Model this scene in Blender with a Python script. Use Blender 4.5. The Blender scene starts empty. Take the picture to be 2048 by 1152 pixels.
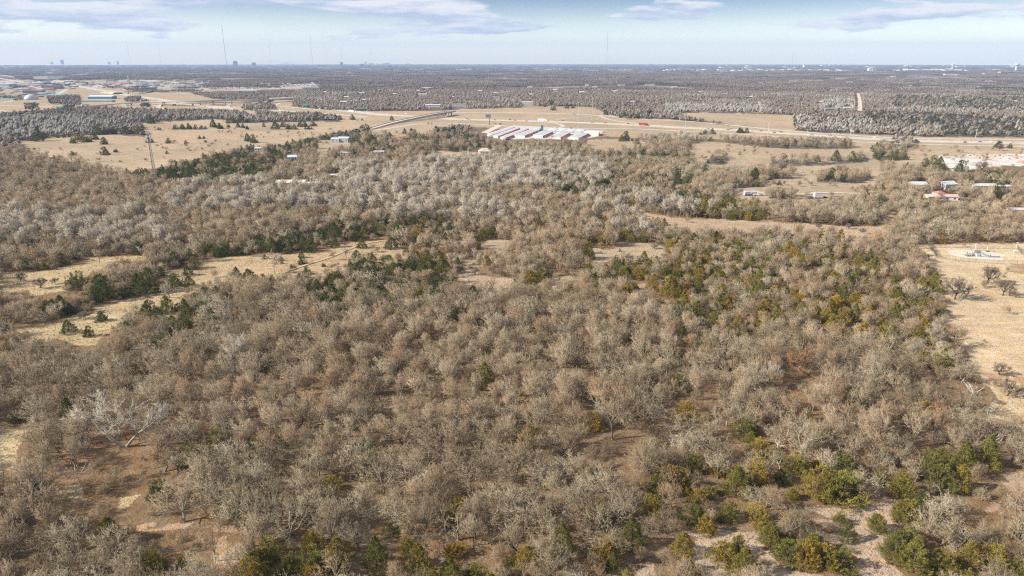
import bpy, math, numpy as np
from math import radians, sin, cos, tan, atan, pi, sqrt
from mathutils import Vector, Matrix

# ------------------------------------------------------------------ camera
CAM_H = 100.0
F_PX = 1365.0            # focal length in photo pixels (photo 2048 x 1152)
PITCH = atan((576 - 121.6) / F_PX)
scene = bpy.context.scene
cam_data = bpy.data.cameras.new("camera")
cam_data.sensor_width = 36.0
cam_data.lens = 36.0 * F_PX / 2048.0
cam_data.clip_start = 0.5
cam_data.clip_end = 200000.0
cam = bpy.data.objects.new("camera", cam_data)
scene.collection.objects.link(cam)
cam.location = (0, 0, CAM_H)
cam.rotation_euler = (pi / 2 - PITCH, 0, 0)
scene.camera = cam

# ------------------------------------------------------------------ world / sun / exposure
SUN_ELEV = radians(31.0)
SUN_AZ = radians(-99.0)          # compass-like, 0 = +Y (view direction), negative = left
sun_dir = Vector((sin(SUN_AZ) * cos(SUN_ELEV), cos(SUN_AZ) * cos(SUN_ELEV), sin(SUN_ELEV)))
world = bpy.data.worlds.new("World")
scene.world = world
world.use_nodes = True
wn, wl = world.node_tree.nodes, world.node_tree.links
wn.clear()
def WN(t, **k):
    n = wn.new(t)
    for a, b in k.items():
        setattr(n, a, b)
    return n
def wmath(op, a, b=None):
    n = WN('ShaderNodeMath', operation=op)
    for i, v in enumerate((a, b)):
        if v is None: continue
        if isinstance(v, (int, float)): n.inputs[i].default_value = v
        else: wl.new(v, n.inputs[i])
    return n.outputs[0]
w_out = WN('ShaderNodeOutputWorld')
w_bg = WN('ShaderNodeBackground')
SKY_STRENGTH = 0.064
w_bg.inputs['Strength'].default_value = SKY_STRENGTH
sky = WN('ShaderNodeTexSky', sky_type='NISHITA')
sky.sun_disc = False
sky.sun_elevation = SUN_ELEV
sky.sun_rotation = SUN_AZ
sky.air_density = 1.0
sky.dust_density = 0.6
sky.ozone_density = 2.0
w_tc = WN('ShaderNodeTexCoord')
w_sep = WN('ShaderNodeSeparateXYZ')
wl.new(w_tc.outputs['Generated'], w_sep.inputs[0])
zz = w_sep.outputs['Z']
den = wmath('ADD', wmath('MAXIMUM', zz, 0.0), 0.30)
cu = wmath('DIVIDE', w_sep.outputs['X'], den)
cv = wmath('DIVIDE', w_sep.outputs['Y'], den)
w_cmb = WN('ShaderNodeCombineXYZ')
wl.new(wmath('MULTIPLY', cu, 1.0), w_cmb.inputs[0])
wl.new(wmath('MULTIPLY', cv, 1.0), w_cmb.inputs[1])
wl.new(wmath('ADD', wmath('MULTIPLY', zz, 15.0), 3.7), w_cmb.inputs[2])
def wnoise(vec, scale, detail, rough, off=(0, 0, 0)):
    m = WN('ShaderNodeVectorMath', operation='ADD')
    wl.new(vec, m.inputs[0]); m.inputs[1].default_value = off
    n = WN('ShaderNodeTexNoise')
    n.inputs['Scale'].default_value = scale
    n.inputs['Detail'].default_value = detail
    n.inputs['Roughness'].default_value = rough
    wl.new(m.outputs[0], n.inputs['Vector'])
    return n.outputs['Fac']
CLOUD_OFF = (7.1, 3.3, 1.0)
big = wnoise(w_cmb.outputs[0], 0.55, 2.0, 0.5, CLOUD_OFF)
c1 = wnoise(w_cmb.outputs[0], 2.1, 9.0, 0.55, CLOUD_OFF)
# the same clouds sampled a little towards the ground: bright tops, grey bases
c1b = wnoise(w_cmb.outputs[0], 2.1, 9.0, 0.55, (CLOUD_OFF[0], CLOUD_OFF[1], CLOUD_OFF[2] + 0.10))
cov = wmath('ADD', wmath('MULTIPLY', big, 0.55), wmath('MULTIPLY', c1, 0.75))
lowfade = WN('ShaderNodeMapRange', interpolation_type='SMOOTHSTEP')
wl.new(zz, lowfade.inputs[0])
lowfade.inputs[1].default_value = 0.012; lowfade.inputs[2].default_value = 0.045
lowfade.inputs[3].default_value = -0.16; lowfade.inputs[4].default_value = 0.015
covr = WN('ShaderNodeMapRange', interpolation_type='SMOOTHSTEP')
wl.new(wmath('ADD', cov, lowfade.outputs[0]), covr.inputs[0])
covr.inputs[1].default_value = 0.605; covr.inputs[2].default_value = 0.66
covr.inputs[3].default_value = 0.0; covr.inputs[4].default_value = 0.92
shade = WN('ShaderNodeMapRange')
wl.new(wmath('SUBTRACT', c1, c1b), shade.inputs[0])
shade.inputs[1].default_value = -0.07; shade.inputs[2].default_value = 0.08
c_mix = WN('ShaderNodeMixRGB')
wl.new(shade.outputs[0], c_mix.inputs[0])
c_mix.inputs[1].default_value = (4.5, 5.0, 6.2, 1)      # blue-grey cloud base
c_mix.inputs[2].default_value = (8.2, 7.9, 7.8, 1)      # sunlit top
# horizon whitening of the clear sky
hz = WN('ShaderNodeMapRange', interpolation_type='SMOOTHSTEP')
wl.new(zz, hz.inputs[0])
hz.inputs[1].default_value = -0.02; hz.inputs[2].default_value = 0.10
hz.inputs[3].default_value = 0.0; hz.inputs[4].default_value = 1.0
s_low = WN('ShaderNodeMixRGB', blend_type='MULTIPLY')
s_low.inputs[0].default_value = 1.0
wl.new(sky.outputs[0], s_low.inputs[1])
s_tint = WN('ShaderNodeMixRGB')
wl.new(hz.outputs[0], s_tint.inputs[0])
s_tint.inputs[1].default_value = (3.4, 3.1, 2.75, 1)
s_tint.inputs[2].default_value = (0.33, 0.43, 0.68, 1)
wl.new(s_tint.outputs[0], s_low.inputs[2])
w_mix = WN('ShaderNodeMixRGB')
wl.new(covr.outputs[0], w_mix.inputs[0])
wl.new(s_low.outputs[0], w_mix.inputs[1])
wl.new(c_mix.outputs[0], w_mix.inputs[2])
wl.new(w_mix.outputs[0], w_bg.inputs['Color'])
wl.new(w_bg.outputs[0], w_out.inputs['Surface'])

sun_data = bpy.data.lights.new("sun", 'SUN')
sun_data.energy = 5.0
sun_data.angle = radians(0.53)
sun_data.color = (1.0, 0.93, 0.82)
sun = bpy.data.objects.new("sun", sun_data)
scene.collection.objects.link(sun)
sun.rotation_euler = sun_dir.to_track_quat('Z', 'Y').to_euler()

scene.view_settings.view_transform = 'Standard'
scene.view_settings.look = 'None'
scene.view_settings.gamma = 1.0
scene.view_settings.use_curve_mapping = False
scene.view_settings.exposure = 1.0
cy = scene.cycles
cy.max_bounces = 4
cy.diffuse_bounces = 2
cy.glossy_bounces = 2
cy.transmission_bounces = 2
cy.transparent_max_bounces = 4
cy.volume_bounces = 0
cy.use_denoising = False
cy.pixel_filter_type = 'BLACKMAN_HARRIS'
cy.filter_width = 1.2
cy.use_adaptive_sampling = False
cy.caustics_reflective = False
cy.caustics_refractive = False

# ------------------------------------------------------------------ projection helpers (photo pixel <-> ground)
CP, SP = cos(PITCH), sin(PITCH)
def at(px, py, z=0.0):
    """ground point (height z) seen at photo pixel (px, py)"""
    u = (px - 1024) / F_PX; v = (576 - py) / F_PX
    d = np.array([u, CP + v * SP, -SP + v * CP])
    t = (z - CAM_H) / d[2]
    return float(d[0] * t), float(d[1] * t)
def proj(x, y, z):
    """photo pixel of a world point (numpy arrays allowed)"""
    depth = y * CP - (z - CAM_H) * SP
    up = y * SP + (z - CAM_H) * CP
    depth = np.maximum(depth, 1e-3)
    return 1024 + F_PX * x / depth, 576 - F_PX * up / depth, depth
def scale_at(px, py):
    """photo pixels per metre at the ground under pixel"""
    x, y = at(px, py)
    return F_PX / (y * CP + CAM_H * SP)
def in_poly(px, py, poly):
    px = np.asarray(px); py = np.asarray(py)
    P = np.asarray(poly, float)
    lo, hi = P.min(0), P.max(0)
    res = np.zeros(px.shape, bool)
    m = (px >= lo[0]) & (px <= hi[0]) & (py >= lo[1]) & (py <= hi[1])
    if not m.any(): return res
    x, y = px[m], py[m]
    c = np.zeros(x.shape, bool)
    n = len(P)
    j = n - 1
    for i in range(n):
        xi, yi = P[i]; xj, yj = P[j]
        if yi != yj:
            cond = ((yi > y) != (yj > y)) & (x < (xj - xi) * (y - yi) / (yj - yi) + xi)
            c ^= cond
        j = i
    res[m] = c
    return res
def _hash(ix, iy, seed):
    h = (ix.astype(np.int64) * 374761393 + iy.astype(np.int64) * 668265263 + seed * 974634777) & 0xffffffff
    h = ((h ^ (h >> 13)) * 1274126177) & 0xffffffff
    h = h ^ (h >> 16)
    return (h & 0xffffff) / float(0xffffff)
def vnoise(x, y, scale, seed=0, octaves=3):
    out = np.zeros(np.shape(x)); amp = 0.5; tot = 0
    for o in range(octaves):
        fx, fy = np.asarray(x) / scale, np.asarray(y) / scale
        ix, iy = np.floor(fx), np.floor(fy)
        tx, ty = fx - ix, fy - iy
        tx = tx * tx * (3 - 2 * tx); ty = ty * ty * (3 - 2 * ty)
        a = _hash(ix, iy, seed + o); b = _hash(ix + 1, iy, seed + o)
        c = _hash(ix, iy + 1, seed + o); d = _hash(ix + 1, iy + 1, seed + o)
        out += amp * ((a * (1 - tx) + b * tx) * (1 - ty) + (c * (1 - tx) + d * tx) * ty)
        tot += amp; amp *= 0.5; scale = scale * 0.5
    return out / tot

# ------------------------------------------------------------------ scene helpers
COL = scene.collection
def tag(o, label=None, cat=None, group=None, kind=None):
    if label: o['label'] = label
    if cat: o['category'] = cat
    if group: o['group'] = group
    if kind: o['kind'] = kind
    return o
def empty(name, loc, rz=0.0, label=None, cat=None, group=None):
    o = bpy.data.objects.new(name, None)
    o.empty_display_size = 0.5
    COL.objects.link(o)
    o.location = loc; o.rotation_euler = (0, 0, rz)
    return tag(o, label, cat, group)
def np_mesh(name, V, F, mats=(), midx=None, smooth=False):
    """V (n,3); F list of (k, array(m,k)) or one array"""
    me = bpy.data.meshes.new(name)
    V = np.ascontiguousarray(V, np.float32)
    if isinstance(F, np.ndarray): F = [F]
    F = [f for f in F if len(f)]
    loops = np.concatenate([f.reshape(-1) for f in F]).astype(np.int32)
    sizes = np.concatenate([np.full(len(f), f.shape[1], np.int32) for f in F])
    starts = np.concatenate([[0], np.cumsum(sizes)[:-1]]).astype(np.int32)
    me.vertices.add(len(V)); me.vertices.foreach_set('co', V.reshape(-1))
    me.loops.add(len(loops)); me.loops.foreach_set('vertex_index', loops)
    me.polygons.add(len(sizes))
    me.polygons.foreach_set('loop_start', starts)
    for m in mats: me.materials.append(m)
    if midx is not None: me.polygons.foreach_set('material_index', np.asarray(midx, np.int32))
    me.update(calc_edges=True)
    if smooth: me.polygons.foreach_set('use_smooth', np.ones(len(sizes), bool))
    return me
def mobj(name, me, parent=None, loc=(0, 0, 0)):
    o = bpy.data.objects.new(name, me)
    COL.objects.link(o)
    if parent is not None: o.parent = parent
    o.location = loc
    return o
class MB:
    """mesh collector: boxes, bars, prisms -> one mesh"""
    def __init__(s): s.v = []; s.f = []
    def add(s, vs, fs):
        b = len(s.v); s.v += [tuple(v) for v in vs]; s.f += [tuple(b + i for i in f) for f in fs]
        return s
    def box(s, cx, cy, z0, w, d, h, rz=0.0):
        c, n = cos(rz), sin(rz)
        P = []
        for z in (z0, z0 + h):
            for a, b in ((-1, -1), (1, -1), (1, 1), (-1, 1)):
                x, y = a * w / 2, b * d / 2
                P.append((cx + x * c - y * n, cy + x * n + y * c, z))
        return s.add(P, [(3, 2, 1, 0), (4, 5, 6, 7), (0, 1, 5, 4), (1, 2, 6, 5), (2, 3, 7, 6), (3, 0, 4, 7)])
    def bar(s, p, q, r0, r1=None, n=6):
        r1 = r0 if r1 is None else r1
        p, q = Vector(p), Vector(q); d = (q - p)
        if d.length < 1e-6: return s
        d.normalize()
        a = d.orthogonal().normalized(); b = d.cross(a)
        P = []
        for c_, r in ((p, r0), (q, r1)):
            for i in range(n):
                t = 2 * pi * i / n
                P.append(c_ + a * (r * cos(t)) + b * (r * sin(t)))
        F = [tuple(reversed(range(n))), tuple(range(n, 2 * n))]
        F += [(i, (i + 1) % n, n + (i + 1) % n, n + i) for i in range(n)]
        return s.add(P, F)
    def gable(s, w, d, z0, rise, over=0.3, hip=0.0, thick=0.15):
        """roof over a w x d box centred at 0, ridge along x"""
        W, D = w / 2 + over, d / 2 + over
        rx = W - hip
        P = [(-W, -D, z0), (W, -D, z0), (W, D, z0), (-W, D, z0), (-rx, 0, z0 + rise), (rx, 0, z0 + rise),
             (-W, -D, z0 - thick), (W, -D, z0 - thick), (W, D, z0 - thick), (-W, D, z0 - thick)]
        return s.add(P, [(0, 1, 5, 4), (2, 3, 4, 5), (1, 2, 5), (3, 0, 4), (6, 7, 1, 0), (7, 8, 2, 1), (8, 9, 3, 2), (9, 6, 0, 3), (9, 8, 7, 6)])
    def lathe(s, prof, n=16, cx=0, cy=0):
        P = []
        for r, z in prof:
            for i in range(n):
                t = 2 * pi * i / n
                P.append((cx + r * cos(t), cy + r * sin(t), z))
        F = []
        for k in range(len(prof) - 1):
            for i in range(n):
                j = (i + 1) % n
                F.append((k * n + i, k * n + j, (k + 1) * n + j, (k + 1) * n + i))
        F.append(tuple(reversed(range(n)))); F.append(tuple((len(prof) - 1) * n + i for i in range(n)))
        return s.add(P, F)
    def build(s, name, mat, parent=None, smooth=False, loc=(0, 0, 0), label=None):
        me = bpy.data.meshes.new(name)
        me.from_pydata([tuple(v) for v in s.v], [], s.f)
        me.materials.append(mat)
        if smooth: me.polygons.foreach_set('use_smooth', [True] * len(me.polygons))
        me.update()
        o = mobj(name, me, parent, loc)
        if label: o['label'] = label
        return o

# ------------------------------------------------------------------ materials
def new_mat(name):
    m = bpy.data.materials.new(name); m.use_nodes = True
    nt = m.node_tree; nt.nodes.clear()
    out = nt.nodes.new('ShaderNodeOutputMaterial')
    return m, nt, out
def paint(name, col, rough=0.6, var=0.12, scale=1.0, metallic=0.0, spec=0.3, streak=None):
    """painted / plain surface with soft dirt variation in object space"""
    m, nt, out = new_mat(name)
    N, L = nt.nodes, nt.links
    b = N.new('ShaderNodeBsdfPrincipled')
    tc = N.new('ShaderNodeTexCoord')
    nz = N.new('ShaderNodeTexNoise'); nz.inputs['Scale'].default_value = scale; nz.inputs['Detail'].default_value = 4
    if streak:
        mp = N.new('ShaderNodeMapping'); mp.inputs['Scale'].default_value = streak
        L.new(tc.outputs['Object'], mp.inputs[0]); L.new(mp.outputs[0], nz.inputs['Vector'])
    else:
        L.new(tc.outputs['Object'], nz.inputs['Vector'])
    r = N.new('ShaderNodeMapRange')
    r.inputs[1].default_value = 0.3; r.inputs[2].default_value = 0.7
    r.inputs[3].default_value = 1 - var; r.inputs[4].default_value = 1 + var
    L.new(nz.outputs['Fac'], r.inputs[0])
    mx = N.new('ShaderNodeMixRGB'); mx.blend_type = 'MULTIPLY'; mx.inputs[0].default_value = 1
    mx.inputs[1].default_value = (*col, 1)
    L.new(r.outputs[0], mx.inputs[2])
    L.new(mx.outputs[0], b.inputs['Base Color'])
    b.inputs['Roughness'].default_value = rough
    b.inputs['Metallic'].default_value = metallic
    b.inputs['Specular IOR Level'].default_value = spec
    L.new(b.outputs[0], out.inputs[0])
    return m
def foliage_mat(name, cols, rough=0.8, transl=0.0, patch=0.02, vert=0.25, spec=0.15):
    """cols: ramp of colours picked by per-plant random, plus a slow drift over the land"""
    m, nt, out = new_mat(name)
    N, L = nt.nodes, nt.links
    oi = N.new('ShaderNodeObjectInfo')
    nz = N.new('ShaderNodeTexNoise'); nz.inputs['Scale'].default_value = patch; nz.inputs['Detail'].default_value = 1
    L.new(oi.outputs['Location'], nz.inputs['Vector'])
    add = N.new('ShaderNodeMath'); add.operation = 'MULTIPLY_ADD'
    L.new(oi.outputs['Random'], add.inputs[0]); add.inputs[1].default_value = 0.72
    sub = N.new('ShaderNodeMath'); sub.operation = 'MULTIPLY_ADD'
    L.new(nz.outputs['Fac'], sub.inputs[0]); sub.inputs[1].default_value = 0.9; sub.inputs[2].default_value = -0.31
    L.new(sub.outputs[0], add.inputs[2])
    rp = N.new('ShaderNodeValToRGB')
    el = rp.color_ramp.elements
    while len(el) < len(cols): el.new(0.5)
    for i, c in enumerate(cols):
        el[i].position = i / (len(cols) - 1); el[i].color = (*c, 1)
    L.new(add.outputs[0], rp.inputs[0])
    tc = N.new('ShaderNodeTexCoord')
    n2 = N.new('ShaderNodeTexNoise'); n2.inputs['Scale'].default_value = 1.1; n2.inputs['Detail'].default_value = 2
    L.new(tc.outputs['Object'], n2.inputs['Vector'])
    r = N.new('ShaderNodeMapRange'); r.inputs[1].default_value = 0.3; r.inputs[2].default_value = 0.7
    r.inputs[3].default_value = 1 - vert; r.inputs[4].default_value = 1 + vert
    L.new(n2.outputs['Fac'], r.inputs[0])
    mx = N.new('ShaderNodeMixRGB'); mx.blend_type = 'MULTIPLY'; mx.inputs[0].default_value = 1
    L.new(rp.outputs[0], mx.inputs[1]); L.new(r.outputs[0], mx.inputs[2])
    b = N.new('ShaderNodeBsdfDiffuse'); L.new(mx.outputs[0], b.inputs['Color'])
    if transl > 0:
        t = N.new('ShaderNodeBsdfTranslucent'); L.new(mx.outputs[0], t.inputs['Color'])
        ms = N.new('ShaderNodeMixShader'); ms.inputs[0].default_value = transl
        L.new(b.outputs[0], ms.inputs[1]); L.new(t.outputs[0], ms.inputs[2])
        L.new(ms.outputs[0], out.inputs[0])
    else:
        L.new(b.outputs[0], out.inputs[0])
    return m
# ------------------------------------------------------------------ layout of the land, traced as ground outlines (photo pixels -> ground points)
FIELD_TAN = [  # open dry-grass land where the ground itself shows
 [(35,285),(100,276),(135,272),(225,269),(287,274),(375,262),(512,262),(560,256),(650,250),(724,241),(740,243),(700,255),(650,263),(620,268),(560,282),(512,284),(475,289),(425,300),(375,312),(312,325),(250,335),(212,330),(185,322),(160,315),(125,310),(107,305),(70,302),(60,292)],
 [(287,246),(425,238),(512,246),(724,239),(700,250),(512,262),(350,262),(290,264)],
 [(1836,284),(2060,288),(2060,310),(1935,312),(1880,316),(1850,321),(1820,326),(1785,326),(1800,312),(1815,300)],
 [(1380,289),(1424,282),(1536,296),(1600,298),(1696,298),(1748,290),(1753,315),(1761,325),(1757,345),(1748,362),(1700,378),(1640,384),(1536,383),(1530,372),(1560,345),(1536,331),(1440,331),(1400,328)],
 [(1470,376),(1536,372),(1640,374),(1742,382),(1722,390),(1655,400),(1600,402),(1536,398),(1470,395)],
 [(1244,409),(1274,415),(1299,427),(1349,436),(1399,437),(1536,443),(1676,452),(1756,452),(1776,425),(1790,420),(1790,432),(1776,462),(1760,470),(1700,472),(1680,461),(1580,456),(1536,457),(1369,458),(1337,451),(1311,439),(1286,428),(1259,423)],
 [(1831,490),(1856,488),(2070,486),(2070,842),(2011,832),(1975,822),(1998,801),(2000,775),(1990,752),(1975,740),(1956,730),(1936,716),(1935,690),(1927,665),(1912,652),(1893,640),(1902,625),(1900,600),(1881,570),(1868,540),(1856,512)],
 [(512,515),(557,507),(652,502),(662,490),(722,482),(772,480),(800,486),(812,510),(762,505),(732,500),(727,510),(672,525),(652,530),(647,542),(622,547),(602,537),(574,542),(549,550),(512,557),(462,550),(425,557),(370,565),(357,582),(367,600),(337,605),(287,612),(250,615),(237,625),(212,638),(190,625),(180,615),(225,605),(295,592),(325,575),(325,547),(370,535),(462,512)],
 [(917,547),(950,545),(1024,560),(1024,575),(987,570),(922,562)],
 [(1094,555),(1144,552),(1159,560),(1124,567),(1099,562)],
 [(1271,572),(1299,567),(1296,582),(1284,587)], [(1314,597),(1336,600),(1336,610)],
 [(1149,497),(1229,497),(1264,486),(1311,487),(1331,497),(1324,507),(1299,510),(1274,505),(1239,505),(1204,515),(1169,505)],
 [(957,482),(1024,480),(1024,492),(987,497),(962,500)], [(924,522),(957,520),(957,530),(930,530)],
 [(1611,1009),(1656,1014),(1691,1021),(1726,1016),(1741,999),(1773,994),(1811,1004),(1786,1019),(1753,1029),(1741,1049),(1743,1064),(1766,1079),(1766,1114),(1786,1129),(1808,1144),(1812,1165),(1726,1165),(1711,1134),(1721,1101),(1716,1064),(1698,1054),(1686,1036),(1666,1036),(1646,1026),(1616,1016)],
 [(1354,1061),(1394,1054),(1480,1062),(1524,1061),(1540,1080),(1530,1100),(1500,1096),(1480,1085),(1440,1090),(1430,1110),(1400,1090),(1380,1075)],
 [(1536,1099),(1553,1104),(1558,1126),(1586,1141),(1650,1150),(1650,1165),(1560,1165),(1536,1125)],
 [(1265,1158),(1286,1129),(1306,1126),(1310,1158)],
 [(2000,944),(2070,945),(2070,972),(2020,966)],
 [(774,252),(822,252),(812,265),(782,262)], [(1174,280),(1224,278),(1300,280),(1240,293),(1180,293)],
 [(634,280),(700,282),(700,288),(640,289)], [(634,297),(658,297),(656,305),(634,304)],
 [(862,302),(957,305),(950,311),(937,312),(897,310)],
 [(1354,227),(1400,225),(1536,228),(1676,234),(1711,240),(1600,243),(1586,255),(1536,250),(1450,241)],
 [(820,250),(870,247),(862,262),(835,262)],
]
FIELD_YELLOW = [
 [(0,545),(60,545),(120,538),(180,515),(290,510),(290,520),(215,530),(190,545),(150,560),(125,567),(170,575),(125,585),(60,590),(60,577),(0,590)],
 [(37,658),(120,641),(160,625),(220,630),(245,640),(240,655),(225,660),(185,690),(160,688),(112,676),(87,686),(60,686),(65,671),(32,664)],
 [(-40,850),(58,855),(54,872),(38,885),(30,905),(38,925),(34,940),(-40,950)],
 [(112,975),(160,972),(164,996),(120,1000)],
 [(237,997),(280,992),(250,1015),(225,1027)],
]
TRAIL_RED = [
 [(240,1055),(310,1046),(350,1049),(380,1046),(425,1052),(475,1054),(465,1070),(430,1065),(375,1060),(250,1062)],
 [(425,1076),(452,1076),(449,1130),(432,1130)],
 [(2016,526),(2060,530),(2060,548),(2020,546)], [(307,252),(342,252),(348,260),(315,261)],
 [(1960,742),(2060,752),(2060,772),(1985,760)], [(1960,1010),(1990,1000),(2000,1020),(1970,1030)],
 [(785,266),(806,266),(806,275),(785,275)],
]
WHITE_LOT = [[(1878,312),(1936,310),(2060,308),(2060,332),(1998,332),(1916,342),(1906,342),(1881,322)]]
GRAVEL_PAD = [[(1896,503),(1902,500),(1930,499),(1965,503),(1995,507),(2010,509),(2042,511),(2040,513),(2008,512),(2006,518),(2003,521),(1985,522),(1950,519),(1915,514),(1900,509)]]
CORRIDOR = [
 [(-40,200),(30,202),(112,185),(150,172),(225,177),(287,185),(375,185),(425,197),(512,203),(540,198),(587,200),(580,212),(652,220),(722,222),(862,222),(912,219),(1024,216),(1100,212),(1184,214),(1210,226),(1244,236),(1304,238),(1336,238),(1424,248),(1536,257),(1624,264),(1743,269),(1843,273),(2060,275),
  (2060,300),(1836,291),(1700,284),(1536,271),(1400,269),(1275,267),(1164,264),(1080,256),(1024,254),(990,250),(925,245),(870,247),(742,263),(738,245),(734,238),(690,236),(600,231),(512,225),(350,227),(250,225),(155,220),(75,230),(-40,240)],
]
# belts and woods inside the open land
TOWN = [(-60,160),(330,160),(430,178),(520,172),(640,166),(640,174),(520,180),(400,184),(380,186),(225,178),(150,173),(112,186),(-60,201)]
WOOD_IN = [
 [(1536,333),(1545,322),(1600,317),(1640,326),(1700,322),(1738,314),(1738,323),(1650,331)],
 [(1634,364),(1640,350),(1690,345),(1745,356),(1720,367)], [(1548,358),(1552,344),(1580,345),(1588,358)], [(1400,330),(1440,310),(1460,318),(1450,330)],
 [(1536,398),(1545,388),(1590,390),(1590,400)],

 [(1536,296),(1560,283),(1620,280),(1700,283),(1700,297),(1600,298)],
 [(0,230),(75,225),(155,216),(300,221),(470,224),(505,232),(420,236),(340,237),(287,246),(0,262)],
 [(512,226),(640,230),(680,236),(680,243),(520,244)],
 [(1744,297),(1800,276),(1840,285),(1810,300),(1800,320),(1752,320)],
 [(1586,236),(1640,236),(1760,240),(1760,268),(1640,266),(1590,255)],
]
PALE = [(0.8, [(640,347),(700,332),(760,328),(900,322),(1000,317),(1060,310),(1200,332),(1225,362),(1130,380),(1000,385),(820,382),(700,376)]),
 (0.65, [(332,392),(400,372),(480,364),(640,370),(640,420),(332,430)]),
 (0.3, [(0,418),(100,425),(240,432),(362,415),(362,490),(200,500),(0,500)]),
 (0.7, [(0,240),(80,232),(190,235),(190,272),(0,282)]),
 (0.5, [(1586,236),(1680,237),(1750,240),(1750,268),(1590,258)]),
 (0.75, [(1330,207),(1536,212),(1536,228),(1330,226)]),
 (0.28, [(640,375),(1060,375),(1100,440),(860,450),(640,420)]),
 (0.8, [(1640,200),(1715,200),(1715,220),(1640,220)]),
 (0.004, [(0,560),(2048,560),(2048,1200),(0,1200)]), (0.3, [(1180,370),(1450,420),(1400,480),(1150,450)])]
CEDAR = [(.32, [(60,570),(300,560),(420,560),(430,640),(300,700),(100,690)]), (.14, [(0,300),(380,340),(360,405),(0,405)]), (.12, [(640,300),(1400,310),(1400,350),(640,345)]), (0.41, [(1230,490),(1330,476),(1536,470),(1700,500),(1850,560),(1900,640),(1905,720),(1850,730),(1700,710),(1560,650),(1400,690),(1320,610),(1220,570),(1180,520)]),
 (0.80, [(230,334),(300,325),(340,312),(420,300),(500,285),(560,280),(640,262),(720,252),(740,262),(640,285),(560,330),(540,350),(480,362),(300,367),(240,347)]),
 (0.52, [(640,262),(820,262),(990,262),(980,290),(640,310)]),
 (0.80, [(850,255),(900,253),(990,266),(975,280),(880,276)]),
 (0.60, [(440,490),(700,445),(900,440),(1000,470),(880,482),(780,490),(560,512),(440,510)]),
 (0.48, [(550,550),(820,490),(960,510),(900,600),(620,610)]),
 (0.52, [(1280,960),(1500,860),(1560,930),(2020,900),(2060,1240),(1080,1240),(1240,1050)]),
 (0.72, [(430,1240),(500,1090),(640,1060),(700,1090),(860,1085),(1000,1130),(1060,1240)]),
 (0.80, [(1711,222),(1850,225),(2060,236),(2060,272),(1890,270),(1880,250),(1740,240)]),
 (0.72, [(1790,190),(2060,195),(2060,222),(1790,215)]),
 (0.39, [(300,560),(460,560),(440,660),(260,700)]),
 (0.39, [(1100,350),(1400,355),(1400,400),(1100,395)]),
 (0.60, [(1365,395),(1536,400),(1536,440),(1400,440)]),
 (0.04, [(-100,560),(2150,560),(2150,1240),(-100,1240)]), (0.06, [(-100,120),(2150,120),(2150,560),(-100,560)])]
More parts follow.
